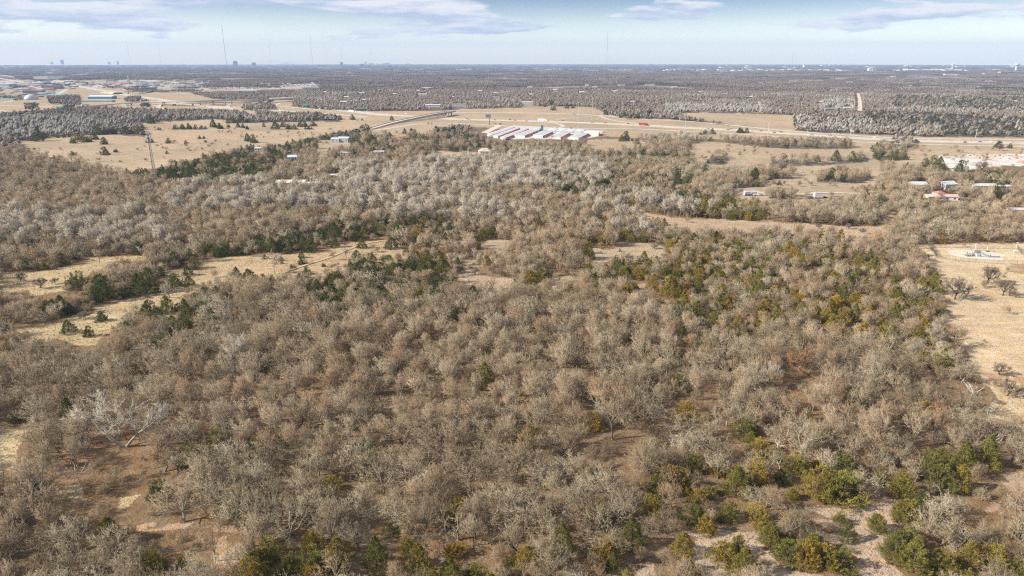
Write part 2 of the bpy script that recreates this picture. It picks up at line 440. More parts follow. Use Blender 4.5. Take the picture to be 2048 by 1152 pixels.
# individually traced cedars: base x, base y, width in photo pixels
CEDARS = """147,582,45 197,607,50 240,598,25 292,590,45 272,590,36 347,536,28 320,558,20 377,522,22 410,512,30 435,515,30 450,515,25 471,556,17 495,567,25
295,632,33 330,630,30 357,627,20 200,646,22 132,670,28 175,676,22 300,701,20 250,671,20 342,676,30 372,658,22 82,711,18
539,507,32 519,502,20 562,505,30 569,510,12 669,497,17 727,477,22 667,485,32 744,475,15 777,452,20 829,455,18 847,457,25 882,452,20 832,482,30 759,472,20 987,475,15 969,481,25 957,500,15 612,552,18 598,557,12 524,565,17 782,500,22 822,547,38 800,542,20 882,552,28 829,492,15 742,522,15 912,640,24 837,632,22 787,640,22 767,600,20
1136,390,22 1151,395,20 1216,392,18 1359,372,25 1376,375,20 1366,406,25 1411,436,26 1491,439,22 1524,440,22 1316,452,14 1329,453,14 1046,475,18 1078,462,22 1159,470,15 1165,438,15 1249,482,25 1264,486,18 1283,486,20 1184,489,18 1204,493,20 1159,494,20 1344,507,28 1177,522,32 1179,557,35 1211,547,22 1062,572,30 1082,573,32 1196,577,28 1246,562,28 1279,562,28 1289,530,23 1331,562,28 1341,597,36 1399,590,28 1359,600,20 1144,592,25 1309,585,30 1269,590,22 1444,555,25
1586,487,15 1648,482,22 1683,485,20 1631,536,27 1721,535,23 1776,525,22 1758,595,20 1871,590,32 1763,415,20 1733,395,18 1551,627,24 1566,597,20 1673,625,36 1711,617,28 1823,625,25 1851,615,22 1698,575,20
1656,648,32 1690,651,34 1712,648,30 1828,636,20 1853,661,26 1761,678,22 1763,703,28 1786,706,20 1593,621,22 1618,846,22
1374,848,38 1489,880,38 1264,683,20 1346,738,22 1366,683,24 1489,686,28 1396,641,34 1434,655,36 1421,693,18 1209,653,18
1304,1036,42 1266,1104,50 1126,1126,56 1186,1119,32 1369,1119,44 1414,1076,42 1450,1136,56 1480,1120,46 1519,1056,45 1544,1090,38 1199,964,24 1374,994,18 1461,1049,42 1504,896,25 1226,1149,32 1376,1152,32 1101,1039,22
1643,1004,55 1696,1019,58 1593,949,42 1641,939,25 1551,929,35 1568,971,34 1588,1006,30 1811,1001,55 1853,964,34 1891,989,56 1926,989,45 1936,951,55 1981,946,55 1893,926,32 1761,1074,42 1800,1129,60 1823,1110,60 1823,1054,50 1686,1054,30 1701,1089,32 1581,1136,56 1618,1139,45 1656,1141,48 1691,1155,56 1548,1094,35 1836,1152,55 1893,1155,55 1946,1139,42 1998,1141,50 2038,1152,35 1931,1089,28
662,998,44 784,1076,32 534,1131,55 577,1151,42 625,1109,48 672,1129,50 667,1157,50 749,1150,58 814,1109,32 834,1157,52 914,1121,40 897,1151,32 1019,1139,24 317,1006,38 360,1144,32 500,1152,50
36,281,14 73,284,20 85,278,15 114,277,10 127,276,7 145,288,15 164,286,22 155,281,12 185,281,16 206,290,11 224,269,11 207,270,15 236,269,12 250,270,15 262,269,15 275,270,16 285,271,10 336,288,9 371,289,9 398,279,6 410,286,8 333,309,6 230,306,9 206,312,15 142,312,10
364,260,9 350,260,10 377,259,10 390,260,10 402,260,10 425,256,12 437,259,12 455,256,7 480,247,12 465,247,10 455,248,10 475,256,8 485,257,10 494,260,9 300,248,15 314,245,9 320,236,15 340,240,12 362,240,9 494,284,12 505,287,13 317,261,5 296,287,10
527,255,7 549,260,15 566,255,13 577,260,10 588,260,10 600,255,13 608,254,9 610,260,7 616,260,6 625,254,13 682,241,6 704,241,12 724,242,5 783,242,11 670,241,12 652,241,12 632,241,12 809,269,9
1274,289,14 1252,283,20 1481,267,12 1494,267,9 1425,269,12 1411,270,10 1109,222,12 1090,215,7 1104,211,8 1134,218,8 1146,217,8 1249,237,16 1264,238,18 1279,238,16 1299,230,14 1212,231,12 1234,233,10 1359,358,22 1381,367,20 1216,375,16 1456,350,14 1511,362,22 1516,375,16 1414,350,20
2001,297,14 1790,322,18 1812,321,14 1853,335,18 1871,331,20 1816,340,12 1827,341,10 1882,340,20 1927,345,22 1636,325,11 1674,324,20 1706,323,18 1665,360,22 1696,355,14 2001,402,34 1913,383,11""".split()
BUSHES = "530,520,10 562,523,7 563,529,6 583,536,6 662,514,5 715,498,8 647,535,8 603,530,25 1205,500,5 1218,492,6 1240,505,5 1560,372,10 1540,360,10".split()
# bare trees standing alone: x, base y, crown width px
OAKS = "1921,606,56 1985,572,46 2016,597,44 2007,756,36 2026,800,44 75,580,28 107,570,15 35,567,27 166,641,24 1568,415,14 1640,460,16 1700,460,15 1728,470,14 2002,303,17 1968,345,30 600,352,20 1432,328,18 1567,345,22 1310,500,16 1895,640,20 640,640,20 1003,555,20 950,552,18 890,560,18".split()
RUST = "1608,765,62 1570,770,30 2035,425,30 1800,372,20 640,440,30 1100,540,26 1122,548,24 1845,400,16".split()

OPEN_ALL = FIELD_TAN + FIELD_YELLOW + TRAIL_RED + WHITE_LOT + GRAVEL_PAD + CORRIDOR
KEEP_OFF = []      # filled with (x, y, radius) of buildings and the like
ROAD_LINES = []    # filled by the roads: (Nx2 array, half width)
EXTRA_OPEN = []    # photo outlines that must stay visible
# ------------------------------------------------------------------ ground sheet
def srgb(r, g, b):
    f = lambda c: (c / 255 / 12.92) if c <= 10 else ((c / 255 + 0.055) / 1.055) ** 2.4
    return np.array([f(r), f(g), f(b)])
def build_ground():
    a_in = np.linspace(-52, 52, 760)
    a_out = np.linspace(58, 302, 42)
    ang = np.radians(np.concatenate([a_in, a_out]))
    rows = np.arange(1500, 128.0, -1.6)
    dep = PITCH + np.arctan((rows - 576) / F_PX)
    r = CAM_H / np.tan(dep)
    r = np.concatenate([[8, 25, 45], r[r > 60]])
    r = np.unique(np.concatenate([r[r < 16000], [16000, 19000, 22000]]))
    A, R = np.meshgrid(ang, r)
    X, Y = (np.sin(A) * R), (np.cos(A) * R)
    nr, na = A.shape
    V = np.stack([X, Y, np.zeros_like(X)], -1).reshape(-1, 3)
    V = np.concatenate([V, [[0, 0, 0]]])
    i = np.arange(nr - 1)[:, None] * na; j = np.arange(na)[None, :]; j2 = (j + 1) % na
    Q = np.stack([i + j, i + j2, i + na + j2, i + na + j], -1).reshape(-1, 4)
    Q = Q[:, ::-1]
    c = len(V) - 1
    T = np.stack([np.full(na, c), (np.arange(na) + 1) % na, np.arange(na)], -1)
    x, y = V[:, 0], V[:, 1]
    dist = np.hypot(x, y)
    px, py, dpt = proj(x, y, 0.0)
    front = y > 20
    # ragged edges
    w = np.clip(700 / np.maximum(dist, 60), 0.12, 3.0)
    wx = (vnoise(x, y, 9, 3) - .5) * 9 * w; wy = (vnoise(x, y, 9, 9) - .5) * 4 * w
    qx, qy = np.where(front, px + wx, -9e3), np.where(front, py + wy, -9e3)
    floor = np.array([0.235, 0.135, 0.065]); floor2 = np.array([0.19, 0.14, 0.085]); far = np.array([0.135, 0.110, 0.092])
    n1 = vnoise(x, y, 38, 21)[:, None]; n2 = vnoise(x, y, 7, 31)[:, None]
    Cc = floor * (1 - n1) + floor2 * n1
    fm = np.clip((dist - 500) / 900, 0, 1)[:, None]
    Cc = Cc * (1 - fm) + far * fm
    # scattered lighter openings between far suburbs
    sub = (vnoise(x, y, 160, 77, 4) > 0.56) & (dist > 1500)
    Cc[sub] = np.array([0.27, 0.215, 0.15])
    grass = np.array([0.425, 0.325, 0.205]); grass2 = np.array([0.36, 0.285, 0.19]); pink = np.array([0.40, 0.285, 0.205])
    g = grass * (1 - n1) + grass2 * n1
    gp = vnoise(x, y, 22, 55)[:, None]; gq = vnoise(x, y, 120, 57, 4)[:, None]
    g = g * (0.80 + .38 * gq); g = np.where(gq > .62, g * .6 + .4 * np.array([.40, .26, .17]), g)
    g = np.where(gp > 0.6, g * 0.55 + pink * 0.45, g)
    tan_m = np.zeros(len(V), bool)
    hpx = np.where(front, 5.5 * F_PX / np.maximum(dpt, 50), 0)
    for P in FIELD_TAN + CORRIDOR: tan_m |= in_poly(qx, qy, P) | in_poly(qx, qy - hpx * .5, P) | in_poly(qx, qy - hpx, P)
    Cc[tan_m] = g[tan_m]
    gold = tan_m & (px < 840) & (py > 470) & (py < 660)
    Cc[gold] = (g * .45 + .55 * np.array([.44, .315, .165]))[gold]
    Cc[tan_m] *= .93
    # foreground path is pinker
    fp = tan_m & (py > 960)
    Cc[fp] = (0.6 * g[fp] + 0.4 * np.array([0.42, 0.29, 0.215]))
    pas = tan_m & (px > 1820) & (py > 470) & (py < 900)
    hi = np.array([0.50, 0.385, 0.235])
    Cc[pas] = np.where(gp[pas] > 0.5, hi, hi * 0.9 + 0.1 * np.array([0.5, 0.25, 0.12]))
    for P in FIELD_YELLOW:
        m = in_poly(qx, qy, P)
        yl = np.array([0.42, 0.32, 0.175]); yg = np.array([0.40, 0.315, 0.17])
        Cc[m] = (yl * (1 - n2) + yg * n2)[m]
    for P in TRAIL_RED:
        m = in_poly(qx + (n2[:, 0] - .5) * 26, qy + (n1[:, 0] - .5) * 16, P) & (vnoise(x, y, 5, 44) > .36); Cc[m] = np.array([0.38, 0.25, 0.15]) * (0.85 + 0.3 * n2[m])
    for P in WHITE_LOT:
        m = in_poly(qx, qy, P)
        k = np.where(vnoise(x, y, 30, 5)[:, None] > 0.62, np.array([0.52, 0.42, 0.34]), np.array([0.58, 0.55, 0.51]))
        Cc[m] = k[m]
    town = in_poly(px, py, TOWN); tn = vnoise(x, y, 60, 88, 3)[:, None]
    Cc[town] = np.where(tn > .55, np.array([.42, .40, .37]), np.array([.33, .27, .20]))[town]
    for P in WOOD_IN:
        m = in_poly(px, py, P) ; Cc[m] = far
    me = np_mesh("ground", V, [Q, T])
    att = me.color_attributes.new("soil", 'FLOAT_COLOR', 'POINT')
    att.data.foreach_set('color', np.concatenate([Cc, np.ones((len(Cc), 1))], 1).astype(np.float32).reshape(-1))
    att2 = me.attributes.new("open", 'FLOAT', 'POINT')
    op = tan_m.astype(np.float32)
    for P in FIELD_YELLOW: op = np.maximum(op, in_poly(qx, qy, P).astype(np.float32))
    att2.data.foreach_set('value', op)
    m, nt, out = new_mat("soil_and_litter")
    N, L = nt.nodes, nt.links
    at_ = N.new('ShaderNodeAttribute'); at_.attribute_name = "soil"
    ao = N.new('ShaderNodeAttribute'); ao.attribute_name = "open"
    geo = N.new('ShaderNodeNewGeometry')
    def nz(scale, det, rough=0.6):
        n = N.new('ShaderNodeTexNoise'); n.inputs['Scale'].default_value = scale; n.inputs['Detail'].default_value = det
        n.inputs['Roughness'].default_value = rough
        L.new(geo.outputs['Position'], n.inputs['Vector']); return n.outputs['Fac']
    def mr(src, a, b, c_, d):
        n = N.new('ShaderNodeMapRange'); L.new(src, n.inputs[0])
        for k, v in zip((1, 2, 3, 4), (a, b, c_, d)): n.inputs[k].default_value = v
        return n.outputs[0]
    def mul(a, b):
        n = N.new('ShaderNodeMixRGB'); n.blend_type = 'MULTIPLY'; n.inputs[0].default_value = 1
        L.new(a, n.inputs[1]); L.new(b, n.inputs[2]); return n.outputs[0]
    c = mul(at_.outputs['Color'], mr(nz(0.9, 6, 0.7), 0.3, 0.7, 0.72, 1.25))
    c = mul(c, mr(nz(0.12, 4), 0.3, 0.7, 0.85, 1.13))
    c = mul(c, mr(nz(0.012, 3), 0.3, 0.7, 0.88, 1.1))
    mpn = N.new('ShaderNodeMapping'); mpn.inputs['Scale'].default_value = (0.035, 0.30, 1)
    mpn.inputs['Rotation'].default_value = (0, 0, 0.35)
    L.new(geo.outputs['Position'], mpn.inputs[0]); ns = N.new('ShaderNodeTexNoise'); ns.inputs['Scale'].default_value = 1; ns.inputs['Detail'].default_value = 5
    L.new(mpn.outputs[0], ns.inputs['Vector']); c = mul(c, mr(ns.outputs['Fac'], 0.3, 0.7, 0.88, 1.10))
    c = mul(c, mr(nz(4.5, 3, 0.8), 0.35, 0.65, 0.72, 1.25))
    # leaf litter: rust and straw flecks
    hs = N.new('ShaderNodeHueSaturation'); L.new(c, hs.inputs['Color'])
    L.new(mr(nz(0.35, 3), 0.35, 0.65, 0.75, 1.12), hs.inputs['Saturation'])
    bs = N.new('ShaderNodeBsdfDiffuse'); L.new(hs.outputs[0], bs.inputs['Color'])
    # tufty relief
    vo = N.new('ShaderNodeTexVoronoi'); vo.inputs['Scale'].default_value = 1.15
    L.new(geo.outputs['Position'], vo.inputs['Vector'])
    hgt = N.new('ShaderNodeMath'); hgt.operation = 'MULTIPLY_ADD'
    L.new(vo.outputs['Distance'], hgt.inputs[0]); hgt.inputs[1].default_value = -0.35
    L.new(nz(2.2, 4), hgt.inputs[2])
    bu = N.new('ShaderNodeBump'); bu.inputs['Strength'].default_value = 0.65; bu.inputs['Distance'].default_value = 0.5
    L.new(hgt.outputs[0], bu.inputs['Height']); L.new(bu.outputs[0], bs.inputs['Normal'])
    L.new(bs.outputs[0], out.inputs[0])
    me.materials.append(m)
    o = mobj("ground", me)
    tag(o, "dry winter ground of leaf litter and tan grass reaching the horizon", kind='structure')
    return o
build_ground()
# ------------------------------------------------------------------ tree builders
def frusta(P0, P1, R0, R1, k):
    P0 = np.asarray(P0, float); P1 = np.asarray(P1, float); n = len(P0)
    D = P1 - P0; L = np.linalg.norm(D, axis=1, keepdims=True) + 1e-9; D = D / L
    ref = np.where(np.abs(D[:, 2:3]) > 0.9, np.array([[1.0, 0, 0]]), np.array([[0, 0, 1.0]]))
    A = np.cross(D, ref); A /= np.linalg.norm(A, axis=1, keepdims=True) + 1e-9
    B = np.cross(D, A)
    t = 2 * pi * np.arange(k) / k
    ring = (A[:, None, :] * np.cos(t)[None, :, None] + B[:, None, :] * np.sin(t)[None, :, None])
    R0 = np.asarray(R0)[:, None, None]; R1 = np.asarray(R1)[:, None, None]
    V = np.concatenate([P0[:, None, :] + ring * R0, P1[:, None, :] + ring * R1], 1).reshape(-1, 3)
    b = np.arange(n)[:, None] * 2 * k; i = np.arange(k)[None, :]; j = (i + 1) % k
    F = np.stack([b + i, b + k + i, b + k + j, b + j], -1).reshape(-1, 4)
    return V, F
def spikes(P0, P1, R0, k=3, rng=None):
    P0 = np.asarray(P0, float); P1 = np.asarray(P1, float); n = len(P0)
    D = P1 - P0; D /= np.linalg.norm(D, axis=1, keepdims=True) + 1e-9
    ref = rng.normal(size=(n, 3)); A = np.cross(D, ref); A /= np.linalg.norm(A, axis=1, keepdims=True) + 1e-9
    B = np.cross(D, A)
    t = 2 * pi * np.arange(k) / k
    ring = (A[:, None, :] * np.cos(t)[None, :, None] + B[:, None, :] * np.sin(t)[None, :, None])
    V = np.concatenate([P0[:, None, :] + ring * np.asarray(R0)[:, None, None], P1[:, None, :]], 1).reshape(-1, 3)
    b = np.arange(n)[:, None] * (k + 1); i = np.arange(k)[None, :]; j = (i + 1) % k
    F = np.stack([b + i, b + k + 0 * i, b + j], -1).reshape(-1, 3)
    return V, F
def rot_about(v, axis, a):
    axis = axis / (np.linalg.norm(axis) + 1e-9)
    return v * cos(a) + np.cross(axis, v) * sin(a) + axis * np.dot(axis, v) * (1 - cos(a))
def skeleton(rng, H, R, trunk_h, trunk_r, limbs, limb_ang, kids, gnarl, up, trunks=1, top_bias=0.0):
    """bare tree skeleton: returns branch segments (p0,p1,r0,r1,level) and tip anchors (p,dir,level)"""
    S = []; tips = []; ph1, ph2 = rng.uniform(0, 6.28, 2)
    cz = trunk_h + (H - trunk_h) * (0.42 + top_bias); rz = H - cz
    def inside(p):
        q = (p[2] - cz) / (rz if p[2] > cz else max(cz - trunk_h * 0.6, 0.6))
        th_ = math.atan2(p[1], p[0]); Rk = R * (1 + .22 * sin(2 * th_ + ph1) + .15 * sin(3 * th_ + ph2))
        return (p[0] ** 2 + p[1] ** 2) / Rk ** 2 + q * q < 1.0
    def grow(p, d, L, r, lvl):
        ns = 3 if lvl < 3 else 2
        pts = [p]; dirs = []
        for s in range(ns):
            d = d + rng.normal(size=3) * gnarl * (0.5 + 0.25 * lvl); d[2] += up * (0.35 if lvl else 0.0)
            d = d / np.linalg.norm(d)
            q = p + d * L / ns
            if lvl > 0 and not inside(q) and s > 0: break
            r1 = r * (0.80 if lvl else 0.9)
            S.append((p, q, r, r1, lvl)); dirs.append(d); p = q; r = r1; pts.append(p)
        m = len(dirs)
        if lvl >= 2:
            for s in range(m): tips.append((pts[s], pts[s + 1], dirs[s], lvl))
        if lvl < 4 - 1:
            n = kids[lvl]
            if lvl == 0: return pts[-1], d, r
            for c in range(n):
                s = min(m - 1, int(m * (0.25 + 0.75 * (c + rng.random()) / n)))
                t = rng.random()
                o = pts[s] * (1 - t) + pts[s + 1] * t
                ax = rng.normal(size=3)
                dd = rot_about(dirs[s], np.cross(dirs[s], ax), rng.uniform(0.45, 1.15))
                grow(o, dd, L * rng.uniform(0.48, 0.68), max(r * rng.uniform(0.50, 0.70), 0.016), lvl + 1)
            grow(pts[-1], dirs[-1] + rng.normal(size=3) * 0.25, L * 0.55, r * 0.8, lvl + 1)
        return pts[-1], d, r
    for tk in range(trunks):
        a0 = rng.uniform(0, 2 * pi); lean = rng.uniform(0.0, 0.32) if trunks == 1 else rng.uniform(0.25, 0.6)
        base = np.array([cos(a0), sin(a0), 0]) * (0.0 if trunks == 1 else 0.25)
        d = np.array([cos(a0) * lean, sin(a0) * lean, 1.0]); d /= np.linalg.norm(d)
        tr = trunk_r * rng.uniform(.85, 1.1)
        p, d, r = grow(base + np.array([0, 0, -0.25]), d, trunk_h + 0.25, tr, 0)
        nl = max(2, int(round(limbs / trunks)))
        for c in range(nl):
            az = 2 * pi * (c + rng.uniform(-.3, .3)) / nl + a0
            an = rng.uniform(*limb_ang)
            dd = np.array([cos(az) * sin(an), sin(az) * sin(an), cos(an)])
            Lm = min((H - trunk_h) * 0.62 / max(cos(an), .35), R * 0.72 / max(sin(an), .3)) * rng.uniform(.85, 1.1)
            grow(p, dd, Lm, r * rng.uniform(.5, .72), 1)
        grow(p, d, (H - trunk_h) * 0.55, r * .7, 1)
    return S, tips
def bare_tree(seed, H, R, trunk_h, trunk_r, limbs=5, limb_ang=(0.6, 1.25), kids=(0, 5, 5), gnarl=0.22, up=0.15,
              trunks=1, twigs=2600, twig_len=(0.45, 0.95), twig_r=0.016, tuft=0.75, min_r=0.03, top_bias=0.0, leaf=0):
    rng = np.random.default_rng(seed)
    S, tips = skeleton(rng, H, R, trunk_h, trunk_r, limbs, limb_ang, kids, gnarl, up, trunks, top_bias)
    big = [s for s in S if s[2] >= 0.06]; small = [s for s in S if min_r <= s[2] < 0.06]
    parts = []
    for grp, k in ((big, 6), (small, 3)):
        if grp:
            parts.append(frusta([s[0] for s in grp], [s[1] for s in grp], [s[2] for s in grp], [s[3] for s in grp], k))
    Vb = []; Fb = []; off = 0
    for V, F in parts: Vb.append(V); Fb.append(F + off); off += len(V)
    Vb = np.concatenate(Vb); Fb = np.concatenate(Fb)
    T0 = np.array([t[0] for t in tips]); T1 = np.array([t[1] for t in tips]); TD = np.array([t[2] for t in tips])
    idx = rng.integers(0, len(T0), twigs); t = rng.random((twigs, 1))
    P = T0[idx] * (1 - t) + T1[idx] * t
    D = TD[idx] + rng.normal(size=(twigs, 3)) * tuft; D[:, 2] += 0.3
    # outer twigs point away from the crown's middle
    cen = np.array([0, 0, trunk_h + (H - trunk_h) * 0.25])
    O = P - cen; O /= np.linalg.norm(O, axis=1, keepdims=True) + 1e-9
    D = D + O * 0.3; D /= np.linalg.norm(D, axis=1, keepdims=True)
    Ln = rng.uniform(*twig_len, size=(twigs, 1))
    Rr = twig_r * rng.uniform(0.7, 1.4, twigs)
    Vt, Ft = spikes(P, P + D * Ln, Rr, 3, rng)
    leaves = None
    if leaf:
        i2 = rng.integers(0, twigs, leaf); Q = P[i2] + D[i2] * Ln[i2] * rng.random((leaf, 1)) + rng.normal(size=(leaf, 3)) * .12
        a = rng.normal(size=(leaf, 3)); a /= np.linalg.norm(a, axis=1, keepdims=True)
        b = np.cross(a, rng.normal(size=(leaf, 3))); b /= np.linalg.norm(b, axis=1, keepdims=True)
        s = rng.uniform(.07, .13, (leaf, 1))
        Vl = np.stack([Q - a * s, Q + b * s * .6, Q + a * s, Q - b * s * .6], 1).reshape(-1, 3)
        Fl = np.arange(leaf * 4).reshape(-1, 4)
        leaves = (Vl, Fl)
    return (Vb, Fb), (Vt, Ft), leaves
def cedar(seed, H, R, plumes=150, per=36, facet=(0.10, 0.23), peaks=1, squat=0.75):
    """red cedar: dense upswept sprays on an uneven cone"""
    rng = np.random.default_rng(seed)
    ph = rng.uniform(0, 6.28, 6)
    tops = [(0, 0, 1.0)] + [(rng.uniform(-.4, .4) * R, rng.uniform(-.4, .4) * R, rng.uniform(.65, .9)) for _ in range(peaks - 1)]
    Vs = []; n = plumes
    tk = rng.integers(0, len(tops), n); T = np.array(tops)[tk]
    z = rng.random(n) ** 1.5 * 0.98 + 0.02
    th = rng.uniform(0, 2 * pi, n)
    z = np.maximum(z, .03); lump = 1 + 0.17 * np.sin(3 * th + ph[0] + 4 * z) + 0.13 * np.sin(5 * th + ph[1] - 7 * z) + rng.normal(size=n) * .08
    prof = np.minimum(1, (1 - z) ** squat * 1.05) * np.minimum(1, 0.88 + z * 1.5)
    rr = R * prof * lump * np.where(tk > 0, .62, 1.0) * rng.uniform(.72, 1.0, n)
    C = np.stack([T[:, 0] + rr * np.cos(th), T[:, 1] + rr * np.sin(th), z * H * T[:, 2]], 1)
    out = np.stack([np.cos(th), np.sin(th), 0.55 + z * 1.2], 1); out /= np.linalg.norm(out, axis=1, keepdims=True)
    # each plume: per facets along a short upswept cone
    m = n * per
    ci = np.repeat(np.arange(n), per)
    size = (0.62 * (0.55 + 0.6 * (1 - z)) * (R / 2.6) ** .6)[ci]
    t = rng.random(m)
    spread = rng.normal(size=(m, 3)) * (0.42 * (1 - t * .65) * size)[:, None]
    P = C[ci] + out[ci] * ((t - .35) * 1.25 * size)[:, None] + spread
    P[:, 2] = np.where(P[:, 2] < .05, rng.uniform(.05, .9, m), P[:, 2])
    D = out[ci] * .8 + rng.normal(size=(m, 3)) * .55; D[:, 2] += .35; D /= np.linalg.norm(D, axis=1, keepdims=True)
    S = np.cross(D, rng.normal(size=(m, 3))); S /= np.linalg.norm(S, axis=1, keepdims=True) + 1e-9
    ln = rng.uniform(*facet, size=(m, 1)) * 1.5; wd = ln * rng.uniform(.28, .5, (m, 1))
    V = np.stack([P - S * wd * .5, P + D * ln * .45 - S * wd * 0.1, P + D * ln, P + S * wd * .5], 1).reshape(-1, 3)
    F = np.arange(m * 4).reshape(-1, 4)
    Vt, Ft = frusta([[0, 0, -.2]], [[0, 0, H * .8]], [0.05 * H * .5 + .04], [.03], 6)
    # inner dark wood: a few limbs
    k = 26
    zz_ = rng.uniform(.08, .8, k) * H; aa = rng.uniform(0, 6.28, k); l = R * (1 - zz_ / H) * .75
    P0 = np.stack([0 * zz_, 0 * zz_, zz_], 1); P1 = np.stack([np.cos(aa) * l, np.sin(aa) * l, zz_ + l * .45], 1)
    V2, F2 = frusta(P0, P1, np.full(k, .045), np.full(k, .015), 3)
    return (np.concatenate([Vt, V2]), np.concatenate([Ft, F2 + len(Vt)])), (V, F), None
def puff_clump(seed, size, n, spk, rad=(3.0, 4.6), hgt=(5, 9), conical=0.0):
    """a patch of far wood: n crowns of spiky faces each, metres in size"""
    rng = np.random.default_rng(seed)
    P0 = []; P1 = []; R0 = []
    for i in range(n):
        x, y = rng.uniform(-size / 2, size / 2, 2); r = rng.uniform(*rad); h = rng.uniform(*hgt)
        d = rng.normal(size=(spk, 3)); d[:, 2] = np.abs(d[:, 2]) * .9 - .15; d /= np.linalg.norm(d, axis=1, keepdims=True)
        c = np.array([x, y, h * .5])
        a = c + d * np.array([r * .35, r * .35, h * .12])
        b = c + d * np.array([r, r, h * .5]) * rng.uniform(.75, 1.1, (spk, 1))
        P0.append(a); P1.append(b); R0.append(np.full(spk, r * .16))
    return spikes(np.concatenate(P0), np.concatenate(P1), np.concatenate(R0), 3, rng)

BARK = foliage_mat("bark_grey", [(0.131, 0.106, 0.075), (0.242, 0.208, 0.151), (0.373, 0.345, 0.257)], vert=0.3)
BARK_D = foliage_mat("bark_dark", [(0.07, 0.055, 0.045), (0.11, 0.09, 0.07)], vert=0.3)
TWIG = foliage_mat("twigs_oak", [(0.182, 0.130, 0.082), (0.300, 0.234, 0.152), (0.400, 0.342, 0.244), (0.272, 0.229, 0.152), (0.218, 0.157, 0.096), (0.454, 0.395, 0.285), (0.327, 0.247, 0.152)], vert=0.2)
TWIG_PINK = foliage_mat("twigs_elm", [(0.267, 0.200, 0.131), (0.383, 0.310, 0.217), (0.303, 0.208, 0.127), (0.481, 0.413, 0.304)], vert=0.2)
TWIG_PALE = foliage_mat("twigs_cottonwood", [(0.309, 0.267, 0.205), (0.442, 0.394, 0.318), (0.368, 0.313, 0.241)], vert=0.2)
TWIG_BR = foliage_mat("twigs_brush", [(0.210, 0.141, 0.089), (0.297, 0.223, 0.146), (0.236, 0.189, 0.112), (0.332, 0.241, 0.158)], vert=0.25)
TWIG_WHITE = foliage_mat("twigs_white", [(0.430, 0.391, 0.323), (0.496, 0.451, 0.368)], vert=0.15)
CEDAR_M = foliage_mat("cedar_sprays", [(0.141, 0.142, 0.047), (0.218, 0.189, 0.047), (0.307, 0.230, 0.053), (0.422, 0.260, 0.063)], transl=0.15, vert=0.35, patch=0.012)
CEDAR_O = foliage_mat("cedar_olive_sprays", [(0.125, 0.130, 0.042), (0.190, 0.184, 0.048), (0.248, 0.218, 0.054)], transl=0.15, vert=0.35)
CEDAR_G = foliage_mat("cedar_green_sprays", [(0.091, 0.109, 0.048), (0.140, 0.154, 0.055), (0.218, 0.208, 0.070)], transl=0.15, vert=0.35)
LEAF_RUST = foliage_mat("leaves_rust", [(0.30, 0.12, 0.055), (0.38, 0.17, 0.08)], transl=0.25, vert=0.3)
FAR_M = foliage_mat("far_woods", [(0.116, 0.090, 0.072), (0.174, 0.141, 0.113), (0.145, 0.118, 0.095), (0.270, 0.220, 0.171)], patch=0.002, vert=0.3)
FAR_C = foliage_mat("far_cedars", [(0.048, 0.056, 0.042), (0.08, 0.084, 0.055)], vert=0.3)

OAKF = foliage_mat("twigs_far_oak", [(0.162, 0.126, 0.101), (0.247, 0.202, 0.161), (0.200, 0.164, 0.129), (0.342, 0.296, 0.244)], patch=.006, vert=0.25)
COTF = foliage_mat("twigs_far_cottonwood", [(0.267, 0.247, 0.209), (0.368, 0.347, 0.301)], vert=0.25)
DEADW = foliage_mat("bleached_wood", [(0.46, 0.43, 0.37), (0.56, 0.53, 0.47)], vert=.2)
variants = {}      # kind -> list of (trunk mesh, crown mesh, leaf mesh or None, joined mesh, radius)
def reg(kind, parts, mats, R):
    (Vb, Fb), (Vt, Ft), lv = parts
    tm = np_mesh(kind + "_trunk", Vb, Fb, [mats[0]])
    cm = np_mesh(kind + "_crown", Vt, Ft, [mats[1]])
    lm = np_mesh(kind + "_leaves", lv[0], lv[1], [mats[2]]) if lv else None
    Vs = [Vb, Vt] + ([lv[0]] if lv else []); Fs = [Fb, Ft + len(Vb)] + ([lv[1] + len(Vb) + len(Vt)] if lv else [])
    mi = np.concatenate([np.full(len(f), i) for i, f in enumerate(Fs)])
    jm = np_mesh(kind + "_whole", np.concatenate(Vs), Fs, mats, mi)
    variants.setdefault(kind, []).append((tm, cm, lm, jm, R))
def reg_far(kind, V, F, mat, R):
    variants.setdefault(kind, []).append((None, None, None, np_mesh(kind + "_whole", V, F, [mat]), R))
for s in range(6):
    reg('post_oak', bare_tree(100 + s, 7.2 + (s % 3) * .7, 4.5 + (s % 2) * .5, 1.9, .26, limbs=6, limb_ang=(.5, 1.3), gnarl=.27, twigs=2300, twig_len=(.3, .7), twig_r=.021, tuft=.55), [BARK, TWIG], 4.2)
for s in range(5):
    reg('bare_elm', bare_tree(200 + s, 8.6 + (s % 3) * .6, 3.5, 2.3, .17, limbs=5, limb_ang=(.25, .75), gnarl=.14, up=.3, twigs=2500, twig_len=(.4, .9), twig_r=.019, tuft=.42), [BARK, TWIG_PINK], 3.6)
for s in range(4):
    reg('cottonwood', bare_tree(300 + s, 13.5, 4.6, 4.0, .27, limbs=5, limb_ang=(.2, .7), gnarl=.13, up=.35, twigs=3400, twig_len=(.7, 1.4), twig_r=.022, tuft=.5), [BARK, TWIG_PALE], 4.6)
for s in range(4):
    reg('brush_thicket', bare_tree(400 + s, 2.6 + .4 * s, 2.1, .3, .05, limbs=9, limb_ang=(.1, 1.0), gnarl=.2, trunks=4, kids=(0, 4, 3), twigs=1300, twig_len=(.3, .8), twig_r=.014), [BARK, TWIG_BR], 2.1)
